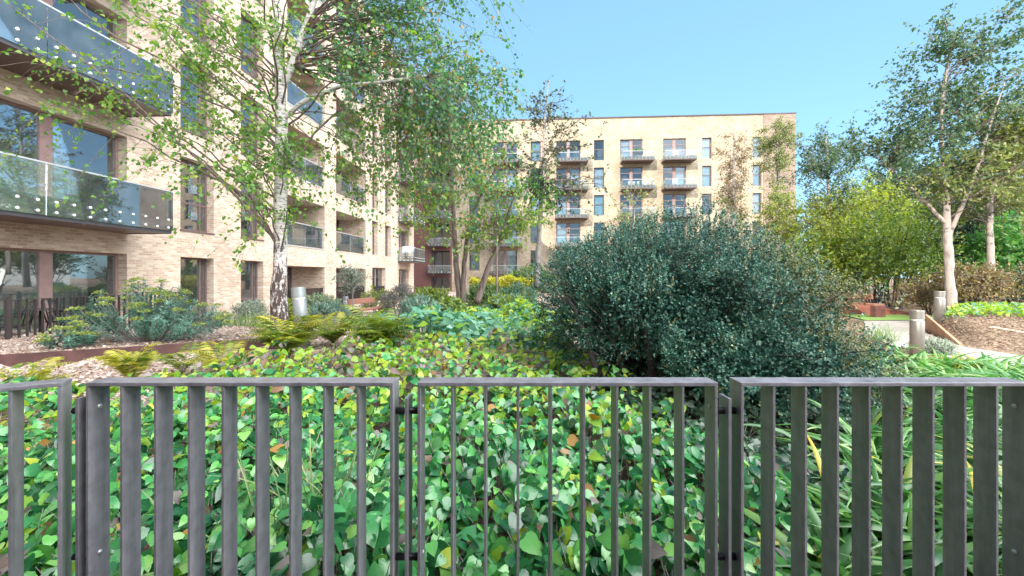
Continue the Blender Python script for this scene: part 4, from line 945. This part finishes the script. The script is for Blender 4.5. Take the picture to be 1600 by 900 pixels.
for zz in (1, 4, 7, 10):
    for xx in (-4.5, -1.2, 2.2, 5.4):
        b = MB(); b.box((xx, -.05, zz), (xx+1.2, .02, zz+1.6)); f = b.build('window', FRAME, ph); b = MB(); b.box((xx+.1, -.07, zz+.1), (xx+1.1, -.052, zz+1.5)); b.build('pane', GLASS, f)

# ------------------------------------------------------------------ shrubs along the left block
def gs(name, label, px, py, Y, lobes, *a, **kw):
    x = (px-CX)/F*Y; return shrub(name, label, (x, Y, H(x, Y)), lobes, *a, **kw)
gs('euphorbia_shrub', 'rounded lime topped shrub left of the twin stemmed tree', 674, 0, 14.5, [((0, 0, .55), (.75, .6, .6)), ((-.35, .1, .4), (.5, .45, .45)), ((.35, 0, .4), (.5, .45, .42))], [L_HEDGE, L_YEL], .12, BARK, 61, 800, tmpl=NARROW, sprig=8, sl=.2, mi=lambda p, r: ((p[:, 2] > .75) & (r.random(len(p)) < .7)).astype(int))
gs('grey_shrub', 'grey purple shrub between the bench and the lime topped shrub', 622, 0, 15.5, [((0, 0, .5), (.65, .5, .6)), ((.2, 0, .9), (.35, .3, .4))], [L_PURP], .08, BARK, 62, 700, tmpl=NARROW, sprig=6, sl=.18)
tree('olive_tree', 'small grey leaved olive on a thin stem behind the bench', [[q(552, 508, 14.2, .025), q(551, 480, 14.2, .022), q(551, 445, 14.2, .015), q(552, 420, 14.2, .006)]],
     [((-5.5, 14.2, 1.35), (.55, .5, .5), 34, (.35, 1), 0, 0)], [L_GREY], .075, BARK_G, 63, nt=6, nl=11, tl=.28, droop=0, tmpl=NARROW, minr=.003)
gs('lavender_shrub', 'silvery green low shrub between the grey bollard and the bench', 512, 0, 13.6, [((0, 0, .25), (.75, .55, .42)), ((-.5, 0, .2), (.4, .4, .3))], [L_GREY, L_EUPH], .11, BARK, 64, 700, tmpl=BLADE, sprig=8, sl=.2, mi=lambda p, r: (r.random(len(p)) < .5).astype(int))
gs('lavender_shrub', 'silvery green low shrub against the far loggia wall', 500, 0, 16.5, [((0, 0, .3), (.9, .5, .5))], [L_HEDGE, L_GREY], .11, BARK, 65, 500, tmpl=BLADE, sprig=8, sl=.2, mi=lambda p, r: (r.random(len(p)) < .5).astype(int))
gs('lavender_shrub', 'grey green shrub at the wall under the narrow ground floor window', 392, 0, 13.4, [((0, 0, .3), (.5, .4, .45))], [L_GREY], .1, BARK, 66, 350, tmpl=BLADE, sprig=8, sl=.2)
gs('lime_shrub', 'lime green shrub just right of the birch trunk', 458, 0, 11.5, [((0, 0, .3), (.4, .35, .42))], [L_YEL], .09, BARK, 67, 400, sprig=6, sl=.16)
gs('lime_shrub', 'low yellow green shrub at the foot of the far brick pier behind the bench', 590, 0, 18.0, [((0, 0, .4), (.7, .5, .55))], [L_OLIVE], .1, BARK, 68, 450, tmpl=NARROW, sprig=6, sl=.2)
for i, (px, Y, lab) in enumerate(((372, 11.0, 'green grass clump on the gravel near the narrow ground floor window'), (345, 12.4, 'grass clump at the brick pier between two ground floor windows'), (408, 9.6, 'small grass clump left of the birch trunk'), (25, 8.6, 'tufted plant rising beside the left edge of the patio railing'))):
    x = (px-CX)/F*Y; tuft('grass_clump', lab, g(x, Y), 110, .5, .012, 70+i, [L_TUFT], 'grass clumps on the gravel')
gs('grey_shrub', 'feathery grey shrub at the right side of the stone path before the teal planting', 655, 0, 10.5, [((0, 0, .3), (.5, .45, .42))], [L_GREY, L_EUPH], .1, BARK, 84, 420, tmpl=BLADE, sprig=8, sl=.2, mi=lambda p, r: (r.random(len(p)) < .5).astype(int))
gs('lime_shrub', 'mounded lime green shrub between the stone path and the iris clumps', 700, 0, 11.2, [((0, 0, .3), (.55, .45, .40))], [L_YEL, L_HEDGE], .1, BARK, 85, 420, sprig=6, sl=.16, mi=lambda p, r: (r.random(len(p)) < .5).astype(int))
gs('euphorbia_shrub', 'blue green mounded shrub in the teal planting left of the big bush', 790, 0, 11.5, [((0, 0, .35), (.6, .5, .48))], [L_EUPH, L_YEL], .11, BARK, 86, 480, tmpl=NARROW, sprig=8, sl=.2, mi=lambda p, r: ((p[:, 2] > .55) & (r.random(len(p)) < .6)).astype(int))
# golden and green hedges before the end block
def hedge(name, label, x0, x1, y0, y1, h, leaf, ls, seed, n, mi=None):
    r = np.random.default_rng(seed); lv = Leaves(); root = empty(name, ((x0+x1)/2, (y0+y1)/2, H((x0+x1)/2, (y0+y1)/2))); tag(root, label, 'hedge')
    a, c = (x1-x0)/2, (y1-y0)/2
    P = np.stack([r.uniform(-a, a, n), r.uniform(-c, c, n), r.uniform(.02, h, n)], 1)
    sf = r.integers(0, 3, n); P[sf == 0, 2] = h*(1-.08*r.random((sf == 0).sum())); P[sf == 1, 1] = -c*(1-.12*r.random((sf == 1).sum()))
    P += np.stack([0*P[:, 0], .08*np.sin(P[:, 0]*3), .07*np.sin(P[:, 0]*2.3+1)+.05*np.sin(P[:, 0]*6)], 1)
    for _ in range(4): lv.add(P+r.normal(size=P.shape)*.04, r.normal(size=P.shape)+[0, -.4, .6], r.normal(size=P.shape)+[0, -.5, .8], ls*(.6+.7*r.random(n)), OVAL, 1, 0 if mi is None else mi(P, r))
    w_ = MB()
    for k in range(24):
        x, y = r.uniform(-a, a), r.uniform(-c*.8, c*.8); w_.tube([(x, y, -.05), (x+r.normal()*.1, y, h*.5), (x+r.normal()*.2, y+r.normal()*.1, h*.9)], [.02, .014, .006], 5, False)
    w_.build('stem', BARK_D, root, True); lv.build('foliage', leaf, root)
hedge('hedge', 'clipped golden hedge in front of the far block, right of the twin stemmed tree', -2.2, 1.3, 22.0, 23.2, 1.45, [L_HEDGE_Y, L_HEDGE], .12, 80, 3500, mi=lambda P, r: ((P[:, 2] < 1.1) & (r.random(len(P)) < .7)).astype(int))
gs('lime_shrub', 'rounded grey green shrub below the golden hedge near the left edge of the big bush', 812, 0, 16.5, [((0, 0, .6), (.75, .6, .6)), ((-.6, 0, .45), (.5, .5, .45))], [L_EUPH, L_OLIVE], .12, BARK, 81, 700, tmpl=NARROW, sprig=7, sl=.22, mi=lambda p, r: (r.random(len(p)) < .4).astype(int))
gs('green_shrub', 'dense green shrub below the golden hedge beside the slanting tree', 760, 0, 17.5, [((0, 0, .55), (.9, .6, .65))], [L_HEDGE], .11, BARK, 82, 700, sprig=6, sl=.2)
gs('green_shrub', 'dark green shrub against the end block left of the big bush', 830, 0, 24, [((0, 0, 1.0), (1.6, 1, 1.1))], [L_HEDGE], .13, BARK, 83, 700, sprig=6, sl=.25)

# ------------------------------------------------------------------ euphorbia in front of the patio
def euphorbia(base, label, n, rad, h, seed):
    r = np.random.default_rng(seed); root = empty('euphorbia', base); tag(root, label, 'shrub'); wd = MB(); lv = Leaves(); fl = Leaves()
    for k in range(n):
        a = r.random()*6.283; q = r.random()**.6
        e = np.array([math.cos(a)*rad[0]*q, math.sin(a)*rad[1]*q, h*(1.0-.62*q**2)*(.75+.4*r.random())]); s = np.array([e[0]*.3, e[1]*.3, 0])
        B = bez(s, np.array([e[0]*.75, e[1]*.75, e[2]*.45]), e, 8); wd.tube(B, np.linspace(.008, .004, 8), 5, False)
        m = 46; t = .25+.75*r.random(m)**.8; kk = t*7; k0 = np.minimum(kk.astype(int), 6); P = B[k0]+(B[k0+1]-B[k0])*(kk-k0)[:, None]; ax = unit(B[k0+1]-B[k0])
        d = rnd_dirs(r, m); d = unit(d-ax*np.sum(d*ax, 1, keepdims=True))
        lv.add(P, d+ax*.55, ax+r.normal(size=(m, 3))*.2, .085*(.7+.5*r.random(m)), NARROW, .6)
        if r.random() < .42:
            m = 60; d = rnd_dirs(r, m); d[:, 2] = np.abs(d[:, 2])*.8; P = e+d*np.array([.085, .085, .06])*r.random((m, 1))**.4
            fl.add(P, d+r.normal(size=(m, 3))*.3+[0, 0, .3], d+[0, 0, .8], .032, WIDE)
    wd.build('stem', BARK_G, root, True); lv.build('foliage', [L_EUPH], root); fl.build('flower_head', [L_EUFL], root)
p = W(232, 0, 7.1); euphorbia((p.x, p.y, .33), 'feathery blue green shrub with lime flower heads in front of the patio railing', 150, (1.35, .7), .95, 90)
p = W(110, 0, 6.4); euphorbia((p.x, p.y, .33), 'small blue green seedling shrub by the edging at the foot of the patio railing', 22, (.32, .3), .35, 91)

# ------------------------------------------------------------------ ferns
fern(g(*W(205, 0, 5.0).xy), 'upright yellow fern in front of the dark steel edging', 15, .66, 101, [L_FERN_Y, L_FERN], up_=1.35, wide=.7)
fern(g(*W(452, 0, 5.7).xy), 'green fern at the foot of the birch trunk', 34, .70, 102, [L_FERN, L_FERN_Y], up_=1.12, wide=.95)
fern(g(*W(590, 0, 6.0).xy), 'green fern right of the leaning bollard light', 34, .76, 103, [L_FERN], up_=1.12, wide=.95)
fern(g(*W(40, 0, 4.2).xy), 'low yellow fern near the left fence corner', 16, .55, 104, [L_FERN_Y, L_FERN], up_=1.2, wide=.8)
fern(g(*W(520, 0, 6.6).xy), 'green fern between the leaning bollard light and the stone path', 26, .62, 106, [L_FERN, L_FERN_Y])
fern(g(*W(345, 0, 5.2).xy), 'yellowing fern in front of the edging, left of the birch trunk', 16, .6, 107, [L_FERN_Y, L_FERN])
fern(g(*W(285, 0, 5.5).xy), 'sparse dark fern frond clump between the yellow fern and the birch', 7, .6, 105, [L_FERN])

# ------------------------------------------------------------------ the big bush
def big_bush():
    cx, cy = 2.12, 5.2; zb = H(cx, cy); r = np.random.default_rng(120)
    root = empty('evergreen_bush', (cx, cy, zb)); tag(root, 'huge dense blue green evergreen bush filling the middle of the bed behind the fence', 'bush')
    O = np.array([cx, cy, zb])
    lobes = [((0, .2, 1.0), (1.55, 1.4, .98), 1.0), ((-1.0, .1, .86), (.85, .95, .74), .9), ((-.55, .1, 1.15), (.9, .85, .66), .7), ((.85, -.1, .75), (.85, 1.1, .80), 1.0), ((.5, -.8, .70), (1.05, 1.0, .70), 1.0), ((-.5, -.7, .85), (.9, .75, .5), .8),
             ((.65, -.4, .42), (.55, .75, .45), .7), ((.25, .1, 1.33), (.95, .95, .60), .6), ((.1, -1.35, .34), (.8, .65, .42), .9), ((.6, -1.4, .36), (.7, .65, .46), .9)]
    P_, ND = [], []
    for c, rad, wgt in lobes:
        c = np.array(c); rad = np.array(rad); k = int(5200*wgt*(rad[0]*rad[2]+rad[0]*rad[1]*.5)/2.2)
        d = rnd_dirs(r, k)
        lump = 1+.14*np.sin(4.1*d[:, 0]+1.3)*np.cos(5.2*d[:, 2]+.4)+.07*np.sin(9*d[:, 0]+7*d[:, 2])+.05*np.sin(17*d[:, 1]+13*d[:, 2]+5*d[:, 0])
        q = lump*(1-.30*r.random(k)**2.0); pos = c+d*rad*q[:, None]
        ok = pos[:, 2] > .12
        ok &= ~((pos[:, 0] < -.25) & (pos[:, 0] > -1.3) & (pos[:, 2] < .30+.08*np.sin(pos[:, 0]*5)))      # the crown is lifted off the ground on this side
        # hollows where the bush opens to its dark inside
        for hc, hr in (((-.25, -1.3, .98), .50), ((.45, -1.7, .92), .46), ((.95, -1.6, 1.05), .38), ((-.9, -1.0, .80), .38), ((1.3, -1.3, .8), .34), ((.1, -1.8, .5), .36), ((-.3, -1.0, 1.4), .26), ((.75, -1.1, 1.35), .26)):
            ok &= np.linalg.norm((pos-np.array(hc))*[1, .8, 1.35], axis=1) > hr*(1+.25*np.sin(pos[:, 0]*14))
        pos = pos[ok]; nd = unit((pos-c)/rad**2+np.array([0, 0, .35])+r.normal(size=(len(pos), 3))*.35)
        P_.append(pos); ND.append(nd)
    P, ND = np.concatenate(P_), np.concatenate(ND); n = len(P)
    lv = Leaves(); wd = MB()
    pale = (r.random(n) < np.clip((P[:, 0]-.45)/.9, .05, .92)).astype(np.int32)  # right side gets paler leaves, painting in the light that falls there
    L = .09+.09*r.random(n)
    for j in range(10):
        s = (j+.5)/10; a = r.normal(size=(n, 3)); a -= ND*np.sum(a*ND, 1, keepdims=True); a = unit(a)
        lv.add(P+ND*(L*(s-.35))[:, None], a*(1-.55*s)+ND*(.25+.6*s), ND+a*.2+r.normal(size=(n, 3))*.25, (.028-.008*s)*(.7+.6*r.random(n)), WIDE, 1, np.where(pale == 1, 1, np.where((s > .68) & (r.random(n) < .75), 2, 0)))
    # inner twigs
    for k in range(420):
        i = r.integers(n); e = P[i]-ND[i]*.02; a = np.array([np.clip(e[0]*.35, -.9, .9)+r.normal()*.12, e[1]*.35+r.normal()*.1, -.02])
        B = bez(a, a*.45+e*.55+np.array([0, 0, .12])+r.normal(size=3)*.08, e, 7); wd.tube(B, np.linspace(.012, .003, 7), 4, False)
    for (x, y) in ((-1.2, -.6), (-.85, -.5), (-.6, -.7), (-.2, -.5), (.3, -.6), (.9, -.5), (1.5, -.3)):
        B = bez(np.array([x, y, -.05]), np.array([x+.05, y, .4]), np.array([x*1.25, y*.9, 1.0]), 8); B[1:-1] += r.normal(size=(6, 3))*.02; wd.tube(B, np.linspace(.045, .02, 8), 8, False)
    # dark inner leaf layer
    m = 26000; d = rnd_dirs(r, m); li = r.integers(0, len(lobes), m)
    C = np.array([lobes[i][0] for i in li]); RD = np.array([lobes[i][1] for i in li]); pos = C+d*RD*(.35+.4*r.random((m, 1)))
    ok = (pos[:, 2] > .2) & ~((pos[:, 0] < -.2) & (pos[:, 2] < .34)); pos = pos[ok]
    lv.add(pos, r.normal(size=pos.shape), r.normal(size=pos.shape)+[0, 0, .5], .04, OVAL, 1, 0)
    wd.build('stem', BARK_D, root, True); lv.build('foliage', [L_BUSH, L_BUSH_LIT, L_BUSH_T], root)
big_bush()

# ------------------------------------------------------------------ ground cover that nobody could count
def gc_h(x, y):
    return .30+.06*np.sin(2.3*x+.7)*np.cos(1.9*y)+.06*np.sin(5.1*x+3.3*y)+.045*np.sin(11.7*x-5*y+1)*np.sin(9*y+3*x)
def groundcover():
    r = np.random.default_rng(200); lv = Leaves()
    def layer(n, dz, sz, far):
        y = r.uniform(1.44, 3.2, n) if not far else r.uniform(3.0, 6.2, n)
        x = r.uniform(-1.45, .78, n)*y
        edge = np.interp(y, [1.4, 1.8, 2.6, 3.2, 3.8, 4.6, 6.2], [.72, .69, .58, .46, .33, .2, .08])+.03*np.sin(y*9)+.03*r.normal(size=n)
        ok = x < edge*y
        ok &= ~((y > 4.3) & (x < -3.3-.3*np.sin(y*4)+(y-5.0)*.9))
        pass
        x, y = x[ok], y[ok]
        hole = np.exp(-((x-.62)**2/.016+(y-1.62)**2/.05)) + np.exp(-((x+.52)**2/.03+(y-1.5)**2/.03))*.7
        ok = r.random(len(x)) > hole*1.2; x, y = x[ok], y[ok]; m = len(x)
        z = Hn(x, y)+gc_h(x, y)*np.where(y < 1.7, 1.0, 1)+dz*r.random(m)
        P = np.stack([x, y, z], 1)
        D = np.stack([r.normal(size=m)*.8, -.5+r.normal(size=m)*.6, -.3+.4*r.normal(size=m)], 1)
        Nn = np.stack([r.normal(size=m)*.7, -.4+r.normal(size=m)*.6, .85+0*x], 1)
        pr = r.random(m); patch = np.sin(2.1*x+1.3)*np.cos(2.7*y+.4)+.6*np.sin(5*x-3.1*y)
        lime = sm((y-2.5)/2.0)*.48+.02+.06*(patch > .5); old = .035+.07*(patch < -.45)+.17*sm((y-3.6)/1.2)*(x < .2)
        mi = np.where(pr < lime, 1, np.where(pr < lime+old, 2, 0))
        lv.add(P, D, Nn, sz*(.6+.65*r.random(m)), HEART, .85+.3*r.random(m), mi)
    layer(3000, -.09, .084, False); layer(2300, -.2, .08, False); layer(1600, -.32, .07, False); layer(900, .03, .05, False)
    layer(7000, -.05, .082, True); layer(3800, -.18, .082, True)
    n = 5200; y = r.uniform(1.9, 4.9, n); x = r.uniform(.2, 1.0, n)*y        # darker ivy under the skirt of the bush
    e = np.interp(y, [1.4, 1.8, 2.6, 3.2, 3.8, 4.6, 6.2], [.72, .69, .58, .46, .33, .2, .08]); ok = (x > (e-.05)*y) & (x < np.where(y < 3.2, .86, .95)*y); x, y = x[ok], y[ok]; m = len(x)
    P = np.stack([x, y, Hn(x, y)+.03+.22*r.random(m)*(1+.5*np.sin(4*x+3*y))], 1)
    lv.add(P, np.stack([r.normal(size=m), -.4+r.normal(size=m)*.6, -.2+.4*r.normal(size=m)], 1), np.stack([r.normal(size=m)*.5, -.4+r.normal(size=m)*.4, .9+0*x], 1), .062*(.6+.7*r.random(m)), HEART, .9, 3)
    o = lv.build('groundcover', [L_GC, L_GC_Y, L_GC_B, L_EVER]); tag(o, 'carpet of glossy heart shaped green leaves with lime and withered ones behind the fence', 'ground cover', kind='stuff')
    st = MB()
    for k in range(900):
        y = r.uniform(1.44, 3.4); x = r.uniform(-1.4, .62)*y; z = H(x, y); h = float(gc_h(x, y)); st.tube([(x, y, z-.02), (x+r.normal()*.03, y+r.normal()*.03, z+h*.6), (x+r.normal()*.05, y+r.normal()*.04, z+h)], [.0022, .002, .0015], 4, False)
    st.build('stalks', BARK_G, o)
groundcover()
def strap():
    r = np.random.default_rng(210); lv = Leaves()
    spots = []
    for k in range(210):
        y = 1.62+4.2*r.random()**1.4; lo = (.74 if y < 2.2 else .80 if y < 3.3 else .86)*y; x = r.uniform(lo, 1.5*y); spots.append((x, y))
    for (x, y) in spots:
        for k in range(r.integers(8, 15)):
            a = r.normal()*1.0+1.571*(1 if r.random() < .25 else -1) if r.random() < .5 else r.random()*6.283
            out = np.array([math.cos(a), math.sin(a), 0]); l = .75*(.55+.6*r.random()); ar = .6+.7*r.random(); t = np.linspace(0, 1, 9)[:, None]
            P = np.array([x+r.normal()*.05, y+r.normal()*.05, H(x, y)-.02])+out*l*(.15*t+.62*ar*t**2)+np.array([0, 0, 1])*l*(1.0*t-.62*ar*t**2.2)
            P[:, 1] = np.maximum(P[:, 1], 1.43)
            lv.ribbon(P, (.054*(.55+.6*r.random()))*np.array([.75, 1, 1, 1, .95, .85, .65, .4, .05]), np.array([-out[1], out[0], 0])+r.normal(size=3)*.25)
    tag(lv.build('strap_leaf_undergrowth', [L_STRAP]), 'mass of arching strap leaves behind the right fence panel', 'undergrowth', kind='stuff')
strap()
tuft('grass_clump', 'clump of thin pale grass among the heart leaves near the middle fence post', g(-.93, 1.95), 75, .72, .010, 220, [L_TUFT], 'grass clumps in the heart leaves', spread=.09, arch=.6)
tuft('grass_clump', 'clump of broad grass blades among the heart leaves behind the wide slats', g(-1.2, 1.75), 46, .55, .016, 221, [L_TUFT], 'grass clumps in the heart leaves', spread=.08, arch=1.0)
# teal leafy planting further back, iris-like blades among it
def back_cover():
    r = np.random.default_rng(230); lv = Leaves(); n = 7500
    y = r.uniform(6.0, 14.5, n); x = r.uniform(-.33, .14, n)*y+.0
    ok = ~((x < -1.6-(y-8)*.05) & (y > 8.0) & (y < 11) & (x > -4.2)); x, y = x[ok], y[ok]; m = len(x)
    z = Hn(x, y)+.30+.2*np.sin(2*x+1)*np.cos(1.4*y)+.1*np.sin(5*x+2.2*y)-.14*r.random(m)**1.5
    P = np.stack([x, y, z], 1); mi = np.where(r.random(m) < np.clip(.5*(np.sin(1.7*x+.9*y) > .4)+.15, 0, 1), 1, 0)
    lv.add(P, np.stack([r.normal(size=m), -.3+r.normal(size=m)*.7, .1+.35*r.normal(size=m)], 1), np.stack([r.normal(size=m)*.4, -.4+.3*r.normal(size=m), 1+0*x], 1), .15*(.6+.7*r.random(m)), OVAL, 1.15, mi)
    tag(lv.build('leafy_planting', [L_TEAL, L_GC_Y]), 'bank of teal and lime leafy perennials in the middle of the garden', 'ground cover', kind='stuff')
back_cover()
for i, (px, Y, lab) in enumerate(((680, 7.4, 'iris like grey green clump in front of the teal planting'), (735, 8.4, 'iris like clump further back under the twin stemmed tree'), (790, 7.2, 'iris like clump near the left edge of the big bush'))):
    x = (px-CX)/F*Y; tuft('iris_clump', lab, g(x, Y), 60, .55, .022, 240+i, [L_TEAL], 'iris clumps in the teal planting', 'iris clump', .2, .8)
# lime cover on the raised bed and low plants by the right path
def bed_cover():
    r = np.random.default_rng(250); lv = Leaves(); n = 3200
    x = r.uniform(10.8, 17, n); y = r.uniform(9.8, 13.2, n); ok = (y > 10.1+.4*np.sin(x*1.7)+.1*(x-11)) & ((x-9.35)*.83-(y-8.5)*.56 > .45); x, y = x[ok], y[ok]; m = len(x)
    P = np.stack([x, y, Hn(x, y)+.02+.22*r.random(m)], 1)
    lv.add(P, r.normal(size=(m, 3))*[1, 1, .4]+[0, -.3, .2], r.normal(size=(m, 3))*.4+[0, -.3, 1], .11*(.6+.7*r.random(m)), WIDE, 1, (r.random(m) < .25).astype(int))
    tag(lv.build('lime_groundcover', [L_GC_Y, L_TEAL]), 'low lime green ground cover around the tall pale trunk', 'ground cover', kind='stuff')
bed_cover()
rs('lavender_shrub', 'small grey green plant at the foot of the silver bollard by the strap leaves', 1462, 535, 7.6, .22, [L_GREY], .06, 260, 260, tmpl=BLADE, sprig=8, sl=.14)
rs('lime_shrub', 'low lime feathery plant in front of the silver bollard', 1490, 562, 5.6, .25, [L_YEL], .06, 261, 260, tmpl=BLADE, sprig=8, sl=.12)
x, y = W(1375, 0, 9.2).xy; tuft('grass_clump', 'brown tinged grass clump at the right side of the big bush beside the path', g(x, y), 120, .5, .01, 262, [L_TUFT], 'grass clumps by the right path', spread=.12)
# loose chips on the gravel and bark beds
r = np.random.default_rng(265); n = 26000; x = np.concatenate([r.uniform(-9.5, -1.5, n//2), r.uniform(-8, -2, n//4), r.uniform(9.6, 16, n//4)]); y = np.concatenate([r.uniform(3.2, 8, n//2), r.uniform(8, 14, n//4), r.uniform(7.2, 11, n//4)])
lv = Leaves(); mi = np.where((r.random(n) < .4) | (x > 5), 1, 0); lv.add(np.stack([x, y, Hn(x, y)+.004+.012*r.random(n)], 1), r.normal(size=(n, 3))*[1, 1, .3], r.normal(size=(n, 3))*.5+[0, 0, 1], .045*(.4+1.0*r.random(n)), OVAL, .7+.7*r.random(n), mi)
CHIP = leafmat('gravel_chip', [(0, (.24, .17, .14)), (.4, (.42, .32, .27)), (1, (.62, .53, .47))], .85, 0); CHIP_D = leafmat('bark_chip', [(0, (.13, .08, .055)), (.5, (.19, .125, .085)), (1, (.32, .23, .16))], .85, 0)
tag(lv.build('mulch_chips', [CHIP, CHIP_D]), 'loose pinkish gravel and bark chips over the planting beds', 'mulch', kind='stuff')
# dry leaves on the mulch
r = np.random.default_rng(270); n = 900; x = np.concatenate([r.uniform(-8, -1.5, n//2), r.uniform(1.5, 4.5, n//4), r.uniform(9.5, 16, n//4)]); y = np.concatenate([r.uniform(3.5, 9, n//2), r.uniform(1.6, 5, n//4), r.uniform(7, 11, n//4)])
lv = Leaves(); lv.add(np.stack([x, y, Hn(x, y)+.012], 1), r.normal(size=(len(x), 3))*[1, 1, .15], r.normal(size=(len(x), 3))*.25+[0, 0, 1], .07*(.5+r.random(len(x))), OVAL)
tag(lv.build('leaf_litter', [L_DEAD]), 'dry brown leaves scattered on the mulch', 'leaf litter', kind='stuff')
